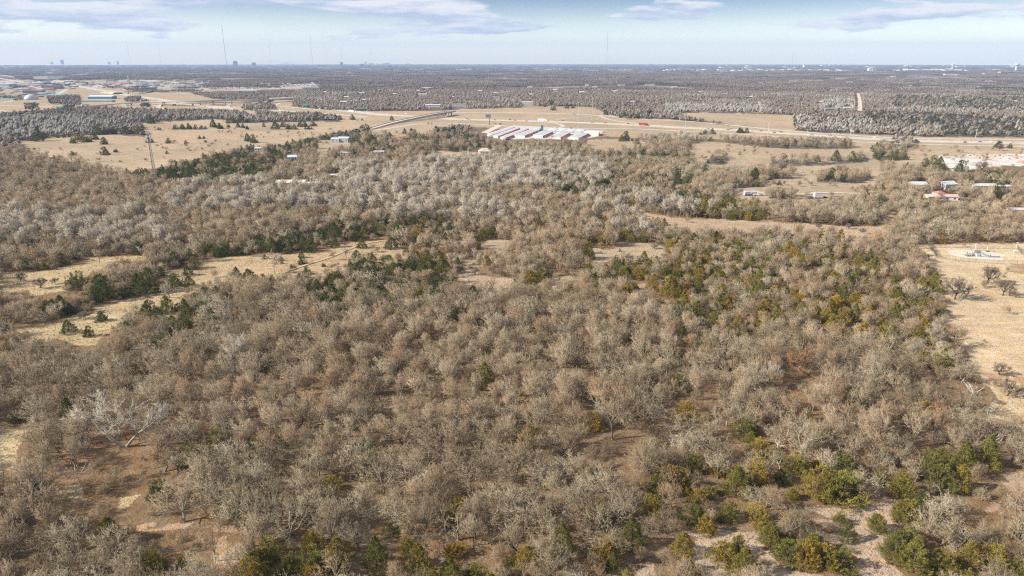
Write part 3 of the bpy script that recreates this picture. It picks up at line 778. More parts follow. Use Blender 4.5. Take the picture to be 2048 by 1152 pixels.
for s in range(6):
    reg('red_cedar', cedar(500 + s, (6.0, 5.0, 5.4, 4.6, 6.4, 5.0)[s], 2.9, plumes=200, per=52, peaks=(1, 2, 3, 3, 1, 2)[s], squat=(.7, .5, .55, .42, .8, .45)[s]), [BARK_D, CEDAR_O if s in (1, 4) else CEDAR_M], 2.7)
reg('rust_leaved_oak', bare_tree(601, 7.4, 4.1, 1.8, .22, gnarl=.25, twigs=1500, leaf=2600), [BARK, TWIG, LEAF_RUST], 4.1)
reg('dead_tree', bare_tree(690, 7.5, 3.6, 2.6, .24, limbs=4, limb_ang=(.3, 1.2), kids=(0, 2, 2), gnarl=.3, twigs=90, twig_r=.03), [DEADW, DEADW], 3.5)
reg('dead_tree', bare_tree(693, 5.5, 4.4, 1.2, .26, limbs=5, limb_ang=(.9, 1.5), kids=(0, 2, 3), gnarl=.3, up=-.1, twigs=140, twig_r=.03), [DEADW, DEADW], 3.5)
TWIG_DK = foliage_mat("twigs_dark_oak", [(0.17, 0.13, 0.10), (0.22, 0.18, 0.14)], vert=.2)
for s in range(3): reg('pasture_oak', bare_tree(650 + s, 6.8, 4.8, 1.6, .3, limbs=6, limb_ang=(.6, 1.3), gnarl=.28, twigs=4200, twig_r=.024, twig_len=(.5, 1.0)), [BARK_D, TWIG_DK], 4.6)
reg('white_sycamore', bare_tree(711, 17.0, 7.2, 5.0, .42, limbs=4, limb_ang=(.25, .75), gnarl=.17, up=.35, trunks=2, twigs=4600, twig_len=(.5, 1.2), twig_r=.024, tuft=.6, top_bias=.25, kids=(0, 4, 4)), [BARK, TWIG_WHITE], 7.0)
# mid-distance forms: fewer, stouter twigs
for s in range(4):
    reg('oak_mid', bare_tree(120 + s, 7.4, 4.2, 1.9, .22, gnarl=.27, kids=(0, 4, 4), twigs=1150, twig_r=.034, twig_len=(.45, .95), min_r=.045, tuft=.55), [BARK, TWIG], 4.2)
for s in range(3):
    reg('elm_mid', bare_tree(220 + s, 8.8, 3.7, 2.2, .18, limb_ang=(.25, .75), gnarl=.14, up=.3, kids=(0, 4, 4), twigs=1100, twig_r=.034, twig_len=(.5, 1.1), min_r=.045, tuft=.42), [BARK, TWIG_PINK], 3.6)
for s in range(3):
    reg('cotton_mid', bare_tree(320 + s, 13.0, 4.8, 3.6, .27, limb_ang=(.2, .7), gnarl=.13, up=.35, kids=(0, 4, 4), twigs=1400, twig_r=.045, twig_len=(.9, 1.9), min_r=.05, tuft=.45), [BARK, TWIG_PALE], 4.6)
for s in range(5):
    reg('dark_cedar', cedar(540 + s, (5.8, 4.6, 5.0, 5.2, 6.2)[s], 2.9, plumes=200, per=50, peaks=(1, 3, 2, 2, 1)[s], squat=(.65, .42, .5, .45, .8)[s]), [BARK_D, CEDAR_G], 2.7)
for s in range(3):
    reg('cedar_mid', cedar(520 + s, (6.0, 5.2, 5.4)[s], 2.6, plumes=70, per=14, facet=(.35, .65), peaks=(1, 2, 2)[s], squat=(.85, .6, .6)[s]), [BARK_D, CEDAR_G], 2.7)
for s in range(3):
    V, F = puff_clump(820 + s, 7.0, 6, 36, rad=(1.7, 3.0), hgt=(4, 8.5)); reg_far('oak_far', V, F, OAKF, 4.6)
    V, F = puff_clump(830 + s, 5.0, 4, 50, rad=(1.8, 2.8), hgt=(8, 13)); reg_far('cotton_far', V, F, COTF, 4.6)
    V, F = puff_clump(840 + s, 1.5, 2, 55, rad=(2.0, 2.8), hgt=(4, 7)); reg_far('cedar_far', V, F, FAR_C, 2.8)
for s in range(4):
    V, F = puff_clump(850 + s, 62, 62, 22, rad=(3.0, 5.4), hgt=(4, 11)); reg_far('far_patch', V, F, FAR_M, 30)
FAR_P = foliage_mat("far_pale_woods", [(0.195, 0.166, 0.133), (0.270, 0.236, 0.196)], vert=.25)
for s in range(2):
    V, F = puff_clump(870 + s, 58, 50, 22, rad=(3.0, 5.0), hgt=(5, 11)); reg_far('far_patch_pale', V, F, FAR_P, 30)
for s in range(2):
    V, F = puff_clump(860 + s, 58, 26, 20, rad=(3.4, 5.0), hgt=(5, 10)); reg_far('far_patch_cedar', V, F, FAR_C, 30)

# ------------------------------------------------------------------ where the trees stand
rng = np.random.default_rng(7)
def jgrid(r0, r1, s, keep, seed):
    """jittered staggered grid over the wedge of land the camera may see"""
    g = np.random.default_rng(seed)
    ys = np.arange(-40 if r0 < 200 else r0 * .6, r1, s * .87)
    out = []
    for k, yy in enumerate(ys):
        w = max(yy, 0) * 0.80 + 80
        xs = np.arange(-w, w, s) + (k % 2) * s / 2
        out.append(np.stack([xs, np.full(len(xs), yy)], 1))
    P = np.concatenate(out)
    P += g.uniform(-.46, .46, P.shape) * s
    d = np.hypot(P[:, 0], P[:, 1])
    P = P[(d >= r0) & (d < r1) & (g.random(len(P)) < keep)]
    return P
def standing_room(P, h, margin=0.0):
    """False where a tree of height h would stand in, or hide, open ground"""
    ok = np.ones(len(P), bool)
    for f, sx in ((0.0, 0), (0.25, 0), (0.5, 0), (0.75, 0), (1.0, 0), (0.5, .42), (0.5, -.42), (.75, .3), (.75, -.3)):
        px, py, _ = proj(P[:, 0] + sx * h, P[:, 1], h * f)
        inw = np.zeros(len(P), bool)
        if f == 0.0:
            for W in WOOD_IN: inw |= in_poly(px, py, W)
            base_in = inw
        for Q in OPEN_ALL + EXTRA_OPEN:
            m = in_poly(px, py, Q)
            ok &= ~(m & ~base_in)
    for (x, y, r) in KEEP_OFF:
        ok &= (P[:, 0] - x) ** 2 + (P[:, 1] - y) ** 2 > r * r
    return ok
def zone_prob(px, py, zones):
    p = np.zeros(len(px))
    for pr, poly in zones: p = np.maximum(p, pr * in_poly(px, py, poly))
    return p
# ------------------------------------------------------------------ roads
CONC = paint("road_concrete", (0.43, 0.385, 0.32), .9, .10, .05)
ASPH = paint("road_asphalt", (0.20, 0.19, 0.18), .9, .12, .05)
DIRT = paint("pale_track_dirt", (0.52, 0.42, 0.31), .95, .12, .08)
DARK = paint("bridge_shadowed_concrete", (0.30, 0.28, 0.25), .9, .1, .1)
LINE_W = paint("white_road_paint", (0.78, 0.77, 0.72), .7, .08, .3)
GRASS_B = paint("bank_grass", (0.40, 0.31, 0.20), .95, .2, .12)
def smooth_line(P, n=6):
    P = np.asarray(P, float)
    if len(P) < 3: return P
    Q = np.vstack([2 * P[0] - P[1], P, 2 * P[-1] - P[-2]])
    out = []
    for i in range(1, len(Q) - 2):
        for t in np.linspace(0, 1, n, endpoint=False):
            a, b, c, d = Q[i - 1], Q[i], Q[i + 1], Q[i + 2]
            out.append(.5 * ((2 * b) + (-a + c) * t + (2 * a - 5 * b + 4 * c - d) * t * t + (-a + 3 * b - 3 * c + d) * t ** 3))
    out.append(Q[-2]); return np.array(out)
def strip(P, w, z=0.0, off=0.0):
    """flat band along world polyline P (n,2)"""
    P = np.asarray(P, float)
    d = np.gradient(P, axis=0); d /= np.linalg.norm(d, axis=1, keepdims=True) + 1e-9
    nrm = np.stack([-d[:, 1], d[:, 0]], 1)
    A = P + nrm * (off + w / 2); B = P + nrm * (off - w / 2)
    zz_ = np.full(len(P), z) if np.isscalar(z) else np.asarray(z)
    V = np.concatenate([np.c_[A, zz_], np.c_[B, zz_]])
    n = len(P); i = np.arange(n - 1)
    return V, np.stack([i, i + n, i + n + 1, i + 1], 1)
ZL = [0.02]
def road(name, pts, w, mat, label, lines=()):
    P = smooth_line([at(*p) for p in pts])
    ZL[0] += 0.012
    V, F = strip(P, w, ZL[0])
    o = mobj(name, np_mesh(name, V, F, [mat])); tag(o, label, kind='structure')
    if lines:
        Vs, Fs, k = [], [], 0
        for off in lines:
            V, F = strip(P, .35, ZL[0] + .006, off); Vs.append(V); Fs.append(F + k); k += len(V)
        q = mobj("road_markings", np_mesh("road_markings", np.concatenate(Vs), np.concatenate(Fs), [LINE_W]), o)
    ROAD_LINES.append((P, w / 2)); return P
R_MAIN = road("highway", [(640, 214), (700, 222), (760, 229), (837, 233), (905, 238), (1024, 241), (1079, 242.5), (1184, 246), (1274, 250), (1349, 254.5), (1469, 260), (1536, 264.5), (1626, 270), (1711, 276), (1836, 281.5), (1940, 284), (2080, 286.5)], 30, CONC, "wide pale concrete highway crossing the plain", (-14, -1, 1, 14))
R_FRN = road("frontage_road", [(870, 226), (940, 225), (1024, 225.5), (1112, 227), (1199, 231), (1299, 239), (1359, 241.5), (1449, 249), (1536, 258), (1624, 265), (1743, 273), (1843, 277), (2080, 279)], 12, CONC, "narrower pale road running along the far side of the highway")
road("frontage_road", [(742, 262), (850, 247), (940, 248), (1010, 252), (1119, 256.5), (1274, 258), (1374, 263), (1474, 268), (1536, 271.5), (1700, 283), (1836, 288), (1940, 291), (2080, 293)], 9, CONC, "narrow pale road along the near side of the highway")
road("slip_road", [(1119, 256), (1126, 252), (1118, 248), (1100, 245), (1090, 243.5)], 7, CONC, "curved slip road joining the highway by the storage units")
road("slip_road", [(1100, 241), (1140, 236), (1170, 233.5), (1190, 231.5)], 6, CONC, "faint slip road crossing the median grass")
road("slip_road", [(1199, 231), (1214, 238), (1240, 243), (1290, 249)], 7, CONC, "slip road slanting down to the highway")
R_L1 = road("highway", [(-60, 210), (40, 212), (125, 214), (225, 210), (312, 206.5), (400, 210), (470, 216), (560, 221), (640, 227), (735, 233.5)], 16, CONC, "pale highway running through the left interchange")
road("highway", [(-60, 231), (60, 228), (155, 216), (250, 220), (350, 222), (430, 221), (520, 222), (600, 222)], 16, CONC, "pale curving highway along the near edge of the interchange")
road("frontage_road", [(60, 240), (155, 224), (250, 226), (350, 227), (430, 226), (512, 225), (612, 232), (734, 236)], 8, CONC, "pale side road below the interchange")
R_L3 = road("highway", [(120, 163), (165, 174), (225, 184), (260, 191), (325, 200), (390, 210), (450, 217)], 30, CONC, "pale highway coming down from the upper left towns")
road("slip_road", [(150, 172), (135, 178), (118, 187), (90, 194)], 14, CONC, "pale road branching left past the brown mound")
road("slip_road", [(-40, 220), (0, 221), (40, 228), (70, 230)], 10, CONC, "small pale road at the left edge of the interchange")
road("slip_road", [(-40, 208), (10, 205), (50, 196), (90, 193)], 10, CONC, "pale road rising towards the white dome")
road("loop_ramp", [(470, 221), (456, 214), (458, 209), (474, 206.5), (500, 205)], 9, CONC, "tight loop ramp under the flyover")
road("loop_ramp", [(335, 220), (318, 215), (318, 212), (335, 211), (380, 207.5)], 9, CONC, "left loop ramp of the interchange")
road("slip_road", [(548, 212), (556, 208), (575, 202), (600, 199.5)], 9, CONC, "curving ramp climbing to the right of the flyover")
road("slip_road", [(548, 212), (575, 214), (620, 218), (700, 224)], 12, CONC, "pale ramp running down from the right of the flyover")
R_TRK = road("farm_track", [(1440, 381), (1500, 383), (1560, 391), (1600, 389), (1640, 385.5), (1700, 387), (1760, 388)], 4, DIRT, "pale gravel track past the parked camper")
road("farm_track", [(560, 548), (622, 527), (660, 515), (700, 498), (730, 488), (765, 482)], 1.9, paint("worn_track", (0.40, .295, .185), .95, .1, .2), "faint sandy track through the tan clearing")
road("farm_track", [(1856, 391), (1950, 397), (2060, 396)], 4, DIRT, "pale drive behind the red-roofed house")
road("residential_street", [(1719, 222), (1720, 205), (1717, 190), (1712, 174)], 9, DIRT, "straight pale street cut through the far woods")
EXTRA_OPEN += [[(1709, 171), (1716, 171), (1727, 203), (1724, 222), (1711, 222), (1713, 203)],
               [(-60, 150), (30, 150), (60, 168), (-60, 168)]]
for k, (a, b) in enumerate((((-30, 152), (60, 167)), ((-30, 158), (35, 168)), ((-20, 146), (80, 164)))):
    road("residential_street", [a, ((a[0] + b[0]) / 2, (a[1] + b[1]) / 2 - .3), b], 22, CONC, ["long", "short", "farthest"][k] + " pale street running diagonally through the far left town")
# sheets: gravel pad, dirt lot edge
def sheet(name, poly, mat, label, z=.03):
    P = [(*at(*p), z) for p in poly]
    me = bpy.data.meshes.new(name); me.from_pydata(P, [], [tuple(range(len(P)))]); me.materials.append(mat); me.update()
    if me.polygons[0].normal.z < 0: me.flip_normals()
    return tag(mobj(name, me), label, kind='structure')
PADM = paint("pad_gravel", (0.52, 0.465, 0.385), .9, .08, .4)
sheet("gravel_pad", [(1896.5, 503), (1899, 500.6), (1908, 499.2), (1930, 499.2), (1965, 502.5), (1985, 504.5), (1998, 507.5), (2010, 509), (2042, 511), (2040, 513), (2012, 511.5), (2006, 513), (2007, 518), (2003, 520.6), (1985, 520.5), (1950, 518), (1920, 514.8), (1902, 509.5), (1897.5, 505.5)], PADM, "pale gravel pad inside the fence at the right")
# ------------------------------------------------------------------ flyover and overpass
def elevated(name, pts, w, label, piers=(), bank=None, cat="bridge"):
    """pts: (px, py, z of deck at that point)"""
    Q = np.array([(*at(p[0], p[1], p[2]), p[2]) for p in pts])
    Q = smooth_line(Q, 5)
    t = empty(name, (Q[0, 0], Q[0, 1], 0), 0, label, cat)
    O = np.array([Q[0, 0], Q[0, 1]])
    P = Q[:, :2] - O
    Vt, Ft = strip(P, w, Q[:, 2]); Vb, Fb = strip(P, w, Q[:, 2] - 1.5); n = len(P); i = np.arange(n - 1)
    V = np.concatenate([Vt, Vb]); F = [Ft, Fb[:, ::-1] + 2 * n,
        np.stack([i, i + 1, i + 1 + 2 * n, i + 2 * n], 1), np.stack([i + n, i + 3 * n, i + 1 + 3 * n, i + 1 + n], 1)]
    mobj("deck", np_mesh("deck", V, F, [CONC]), t)
    for sgn in (-1, 1):
        V1, F1 = strip(P, .5, Q[:, 2] + 1.0, sgn * (w / 2 - .3)); V2, F2 = strip(P, .5, Q[:, 2] + .05, sgn * (w / 2 - .3))
        V = np.concatenate([V1, V2])
        mobj("parapet", np_mesh("parapet", V, [F1, np.stack([i, i + 1, i + 1 + 2 * n, i + 2 * n], 1), np.stack([i + n, i + 3 * n, i + 1 + 3 * n, i + 1 + n], 1)], [CONC]), t)
    for k in piers:
        j = int(k * (n - 1)); x, y, z = P[j, 0], P[j, 1], Q[j, 2]
        d = P[min(j + 1, n - 1)] - P[max(j - 1, 0)]; a = math.atan2(d[1], d[0])
        mb = MB()
        mb.box(x, y, z - 3.0, 2.0, w * .9, 1.5, a)
        for s in (-.28, .28):
            mb.bar((x - sin(a) * s * w, y + cos(a) * s * w, -.3), (x - sin(a) * s * w, y + cos(a) * s * w, z - 3.0), 1.1, 1.1, 8)
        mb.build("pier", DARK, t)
    if bank:
        a0, a1, slope = bank
        j0, j1 = int(a0 * (n - 1)), int(a1 * (n - 1))
        seg = P[j0:j1 + 1]; zs = Q[j0:j1 + 1, 2] - .1
        d = np.gradient(seg, axis=0); d /= np.linalg.norm(d, axis=1, keepdims=True); nr = np.stack([-d[:, 1], d[:, 0]], 1)
        m = len(seg); hw = w / 2 + .8
        rows = [seg + nr * (hw + zs[:, None] * slope), seg + nr * hw, seg - nr * hw, seg - nr * (hw + zs[:, None] * slope)]
        zr = [zs * 0 - .1, zs, zs, zs * 0 - .1]
        V = np.concatenate([np.c_[r_, z_] for r_, z_ in zip(rows, zr)])
        i = np.arange(m - 1)
        F = [np.stack([i + k * m, i + 1 + k * m, i + 1 + (k + 1) * m, i + (k + 1) * m], 1)[:, ::-1] for k in (0, 1, 2)]
        ends = np.array([[0, m, 2 * m, 3 * m], [m - 1, 4 * m - 1, 3 * m - 1, 2 * m - 1]])
        mobj("embankment", np_mesh("embankment", V, F + [ends], [GRASS_B]), t)
    return t
elevated("road_overpass", [(742, 257.5, .3), (787, 245, 1.5), (827, 236, 4.5), (862, 229, 7.0), (888, 224.6, 7.6), (906, 222, 7.2)], 12, "pale overpass climbing from the cedar woods over the highway", (.80, .92), (0, .72, 1.6))
elevated("flyover", [(150, 215, .5), (225, 209, 3), (290, 204, 7), (385, 202.5, 9), (450, 200.5, 9), (512, 199.5, 9), (548, 198.5, 8), (590, 197.4, 5), (640, 196.5, 1)], 14, "long grey flyover on piers across the left interchange", (.22, .31, .40, .46, .53, .6, .67), (0, .18, 1.6))
elevated("flyover", [(300, 210.5, 2), (340, 207.3, 5), (385, 206, 7), (450, 204.5, 7), (500, 203.5, 7), (525, 201, 6), (545, 197, 2)], 11, "nearer grey flyover ramp with pale piers", (.2, .35, .5, .65, .8), (0, .12, 1.6))
elevated("road_overpass", [(205, 184.5, 1), (235, 184, 6), (270, 183, 7), (296, 181.5, 5), (312, 180, 1)], 14, "short dark overpass below the green-roofed shops", (.4, .6), (0, .25, 1.6))
elevated("road_overpass", [(540, 196.5, 4), (580, 195.2, 6), (620, 194, 6), (655, 191.5, 2)], 12, "thin far overpass behind the interchange woods", (.3, .5, .7))
# ------------------------------------------------------------------ buildings
def ztop(x, y, py):
    """height at ground point (x, y) that reaches photo row py"""
    k = (576 - py) / F_PX
    return CAM_H + (k * y * CP - y * SP) / (CP + k * SP)
PAINTS = {}
def P_(name, col, **k):
    if name not in PAINTS: PAINTS[name] = paint(name, col, **k)
    return PAINTS[name]
WHITE = P_("white_siding", (.62, .61, .58), var=.07, scale=.3)
CREAM = P_("cream_siding", (.62, .55, .43), var=.08, scale=.3)
TANB = P_("tan_brick", (.48, .34, .22), var=.12, scale=.6)
BRICK = P_("orange_brick", (.46, .22, .12), var=.12, scale=.6)
GREYW = P_("grey_metal_wall", (.38, .40, .42), var=.08, scale=.3)
ROOF_W = P_("white_metal_roof", (.47, .47, .46), var=.08, scale=.15, rough=.5)
ROOF_G = P_("grey_shingle_roof", (.24, .23, .22), var=.15, scale=.5)
ROOF_T = P_("tan_shingle_roof", (.50, .43, .34), var=.12, scale=.5)
ROOF_D = P_("dark_roof", (.10, .10, .11), var=.2, scale=.5)
ROOF_R = P_("red_roof", (.40, .15, .12), var=.12, scale=.3)
ROOF_B = P_("pale_blue_roof", (.45, .58, .68), var=.08, scale=.3)
ROOF_TEAL = P_("teal_roof", (.12, .33, .33), var=.1, scale=.3)
GLASSY = P_("dark_window_glass", (.05, .06, .08), rough=.2, var=.1, spec=.5)
TRIM = P_("pale_trim", (.7, .69, .66), var=.05)
RED_D = P_("red_roller_door", (.50, .07, .08), var=.15, scale=.6)
STEEL = P_("galvanised_steel", (.50, .51, .52), var=.15, scale=1.0, metallic=.3, rough=.5)
DKSTEEL = P_("dark_steel", (.12, .12, .13), var=.2)
def see(px0, py0, px1, py1):
    EXTRA_OPEN.append([(px0, py0), (px1, py0), (px1, py1), (px0, py1)])
def house(px, py, w, d, h, rz, wall, roof, label, cat="house", name="house", rise=1.8, hip=0.0, wins=3, flat=False, open_=True, group=None, frac=(.0, 1.0)):
    x, y = at(px, py); y += d * .5
    t = empty(name, (x, y, 0), rz, label, cat, group)
    MB().box(0, 0, -.3, w, d, h + .3).build("wall", wall, t)
    if flat:
        r = MB(); r.box(0, 0, h, w + .4, d + .4, .5); r.build("roof", roof, t)
    else:
        g = MB(); g.gable(w, d, h + .18, rise, .4, hip); g.build("roof", roof, t)
        if hip < .1:
            for s in (-1, 1):
                e = MB(); e.add([(s * (w / 2 - .05), -d / 2, h), (s * (w / 2 - .05), d / 2, h), (s * (w / 2 - .05), 0, h + rise)], [(0, 1, 2) if s > 0 else (2, 1, 0)]); e.build("gable_wall", wall, t)
    for k in range(wins):
        fx = (k + .5) / wins * w - w / 2
        if wins > 2 and k == wins // 2:
            MB().box(fx, -d / 2 - .03, 0, 1.1, .1, 2.1).build("door", DKSTEEL, t)
        else:
            f = MB().box(fx, -d / 2 - .03, h * .36, 1.5, .1, 1.2).build("window", TRIM, t)
            MB().box(fx, -d / 2 - .09, h * .36 + .1, 1.3, .06, 1.0).build("pane", GLASSY, f)
    KEEP_OFF.append((x, y, max(w, d) * .62))
    if open_:
        sc = scale_at(px, py); hh = (h + rise) * sc
        see(px - w * sc * .5, py - hh - d * .5 * sc * .12, px + w * sc * .5, py - hh * .45)
    return t
# --- nearer rural buildings
house(969, 308.5, 13, 10, 3.0, .15, CREAM, ROOF_T, "tan hip-roofed cottage with white porch in the clearing below the storage units", hip=4, rise=3.2)
house(687, 285, 14, 12, 5.0, -.15, GREYW, P_("blue_grey_roof", (.42, .47, .48), var=.1), "large grey-green metal barn by the cedar belt", "barn", "metal_barn", wins=3)
house(671, 285, 11, 8, 4.0, -.15, GREYW, P_("blue_grey_roof", (.42, .47, .48)), "lower lean-to shed joined left of the grey barn", "shed", "metal_shed", wins=2)
house(757, 308.5, 11, 7, 2.8, .1, WHITE, ROOF_W, "white mobile home in the woods right of the barn", "mobile home", "mobile_home", rise=.8)
house(689, 310, 9, 5, 2.6, -.1, WHITE, ROOF_W, "small white trailer home in the tan yard below the barn", "mobile home", "mobile_home", rise=.6)
house(583, 321, 9, 8, 3.4, .3, GREYW, ROOF_B, "pale blue roofed house among the left cedars")
house(517, 302, 9, 6, 3.0, 0, WHITE, ROOF_W, "small white house at the edge of the far left field", rise=1.0)
house(830, 338, 5.5, 7, 5.2, 1.45, CREAM, ROOF_W, "narrow white gabled cabin above the cottonwoods", "cabin", "cabin", rise=2.0, wins=2)
house(580, 374, 24, 9, 3.6, .05, CREAM, P_("cream_metal_roof", (.68, .63, .52), var=.08), "long low cream barn in the cottonwoods left of centre", "barn", "long_barn", rise=1.6, wins=5)
house(625, 375, 12, 7, 2.8, .05, CREAM, P_("cream_metal_roof", (.68, .63, .52)), "smaller cream shed right of the long cream barn", "shed", "farm_shed", rise=1.2, wins=2)
house(668, 356, 10, 7, 2.4, .3, WHITE, ROOF_W, "white shed in the pale clearing behind the cottonwoods", "shed", "farm_shed", rise=.8, wins=2)
house(1841, 380.5, 11.5, 10, 4.2, -.08, WHITE, ROOF_W, "white gabled metal building, left one of the pair in the right woods", "workshop", "white_workshop", rise=2.0, wins=2)
house(1899, 378.5, 12, 11, 3.8, .25, WHITE, ROOF_W, "white gabled metal building, right one of the pair in the right woods", "workshop", "white_workshop", rise=2.0, wins=2)
house(1972, 380.5, 19, 9, 3.4, -.05, CREAM, ROOF_W, "long white-roofed barn behind the bright green pine", "barn", "long_barn", rise=1.4, wins=5)
house(2010, 380.5, 12, 6, 3.0, -.05, WHITE, ROOF_W, "low white shed joined right of the long barn", "shed", "farm_shed", rise=.9, wins=3)
house(1867, 401, 10, 8, 2.8, .1, CREAM, ROOF_T, "low cream house left of the red-roofed pavilion", wins=3, rise=1.4)
house(1881, 399, 6.5, 6.5, 4.4, .1, WHITE, ROOF_R, "small white house with a bright red roof in the right woods", hip=3.0, rise=1.6, wins=2)
house(1903, 401, 10, 7, 2.6, -.2, WHITE, P_("pink_roof", (.50, .32, .28), var=.15), "low house with a faded pink roof beside the red-roofed one", wins=2, rise=1.5)
house(2037, 428, 10, 6, 2.8, -.1, WHITE, ROOF_W, "white trailer home cut off by the right edge", "mobile home", "mobile_home", rise=.9)
house(1744, 391, 7.5, 2.6, 2.8, -.12, WHITE, ROOF_W, "white camper trailer behind a dark cedar on the track", "camper", "camper_trailer", rise=.3, wins=3)
house(1695, 219.5, 14, 9, 4.0, 0, CREAM, ROOF_W, "pale building beside the straight street beyond the highway", "house", wins=3)
house(1660, 221.5, 22, 10, 4.0, .05, GREYW, ROOF_G, "long grey-roofed house beyond the right highway", wins=4)
# --- storage facility
def quad_building(quad, h, label, wall=WHITE, roof=ROOF_W, name="storage_building", cat="storage building", doors=0, seams=0):
    """quad: roof corners in the photo: near-left, far-left, far-right, near-right"""
    Q = [np.array(at(a, b, h)) for a, b in quad]
    if doors: Q[3] = Q[3] * .82 + Q[0] * .18; Q[2] = Q[2] * .82 + Q[1] * .18
    c = sum(Q) / 4; t = empty(name, (c[0], c[1], 0), 0, label, cat, "storage unit rows")
    q = [p - c for p in Q]
    m = MB(); m.add([(*p, -.2) for p in q] + [(*p, h - .12) for p in q], [(0, 1, 2, 3)[::-1], (4, 5, 6, 7)] + [(i, (i + 1) % 4, (i + 1) % 4 + 4, i + 4) for i in range(4)])
    m.build("wall", wall, t)
    q2 = [p * 1.012 for p in q]; r = MB()
    mid0 = (q2[0] + q2[3]) / 2; mid1 = (q2[1] + q2[2]) / 2
    P = [(*q2[0], h), (*q2[1], h), (*mid1, h + .6), (*mid0, h + .6), (*q2[2], h), (*q2[3], h)]
    P += [(x, y, z - .25) for x, y, z in P]
    r.add(P, [(0, 1, 2, 3), (3, 2, 4, 5), (0, 3, 5, 11, 6), (1, 7, 10, 4, 2), (0, 6, 7, 1), (5, 4, 10, 11), (6, 11, 10, 7)])
    r.build("roof", roof, t)
    for k in range(seams):          # raised roof ribs
        f = (k + 1) / (seams + 1); a = q2[0] * (1 - f) + q2[3] * f; b = q2[1] * (1 - f) + q2[2] * f
        zz_ = h + .6 * (1 - abs(f - .5) * 2) + .06
        MB().bar((*a, zz_), (*b, zz_), .14, .14, 4).build("roof_rib", STEEL, t)
    if doors:
        a, b = q[3], q[2]; L = np.linalg.norm(b - a); u = (b - a) / L; nrm = np.array([u[1], -u[0]])
        if nrm @ ((a + b) / 2) < 0: nrm = -nrm
        dw = L / doors
        for k in range(doors):
            p = a + u * dw * (k + .5) + nrm * .04
            ang_ = math.atan2(u[1], u[0])
            MB().box(p[0], p[1], 0, dw * .86, .12, h * .86, ang_).build("roller_door", RED_D, t)
    KEEP_OFF.append((c[0], c[1], np.linalg.norm(q[0] - q[2]) * .5)); return t
quad_building([(974, 267.5), (1020, 253), (1031, 253.5), (985, 269.5)], 3.2, "leftmost long white storage row with grey doors side", doors=0, wall=GREYW)
quad_building([(987, 270.5), (1031, 255), (1042, 255.5), (998, 272.5)], 3.2, "second long white-roofed storage row from the left, red doors", doors=12)
quad_building([(1000, 274), (1048, 256.5), (1060, 257), (1013, 276)], 3.2, "third long white-roofed storage row from the left, red doors", doors=14)
quad_building([(1028, 269.5), (1058, 259.5), (1081, 260), (1054, 271)], 3.4, "wide storage building left of the middle, red doors", doors=9, seams=3)
quad_building([(1066, 269.5), (1085, 261.5), (1111, 262.5), (1090, 271.8)], 3.4, "wide white-roofed storage building in the middle, red doors", doors=9, seams=3)
quad_building([(1100, 272.5), (1119, 263), (1146, 264.5), (1126, 274.5)], 3.4, "wide storage building right of the middle, red doors", doors=9, seams=3)
quad_building([(1138, 273.5), (1157, 265), (1182, 266.5), (1163, 276)], 3.4, "rightmost wide storage building with dark red doors", doors=9, seams=3)
quad_building([(1062, 259.5), (1073, 256), (1080, 256.2), (1078, 259.8)], 3.2, "short grey-roofed storage block behind the third row", wall=GREYW, roof=P_("grey_metal_roof", (.50, .52, .54)))
for k, l in enumerate(("leftmost", "second", "third", "rightmost")):
    x0 = 1093 + k * 18
    quad_building([(x0, 260.5 + k * .7), (x0 + 8, 256.5 + k * .6), (x0 + 24, 257 + k * .6), (x0 + 17, 261.2 + k * .7)], 3.0, f"{l} grey-roofed unit of the back storage row", wall=GREYW, roof=P_("grey_metal_roof", (.50, .52, .54)))
quad_building([(1171, 265), (1167, 262), (1200, 262.5), (1197, 266.5)], 4.2, "plain cream warehouse at the right end of the storage yard", wall=CREAM, roof=P_("cream_metal_roof", (.68, .63, .52)), name="warehouse", cat="warehouse")
x, y = at(1083.5, 261); t = empty("storage_office_tower", (x, y, 0), .1, "slim blue-grey office tower among the storage units", "tower")
hh = ztop(x, y, 251); MB().box(0, 0, -.2, 4.2, 4.2, hh).build("wall", P_("blue_grey_wall", (.25, .29, .36)), t); MB().box(0, 0, hh - .2, 4.8, 4.8, .5).build("roof", ROOF_G, t)
for k in range(3): MB().box(-2.13, 0, 1.5 + k * 3, .1, 2.4, 1.2).build("window", WHITE, t)
sheet("storage_yard", [(972, 271), (1026, 251), (1070, 253), (1210, 262), (1192, 274), (1160, 279), (1020, 279)], P_("yard_concrete", (.46, .43, .40)), "grey paved yard between the storage rows", .2)
sheet("storage_drive", [(962, 265), (995, 250), (1008, 250), (975, 267)], P_("drive_dirt", (.56, .44, .33)), "pale earth drive left of the storage rows", .15)
EXTRA_OPEN += [[(972, 267), (995, 251), (1200, 252), (1204, 266), (1184, 269), (1164, 277), (1100, 274), (1020, 277), (1000, 275)]]
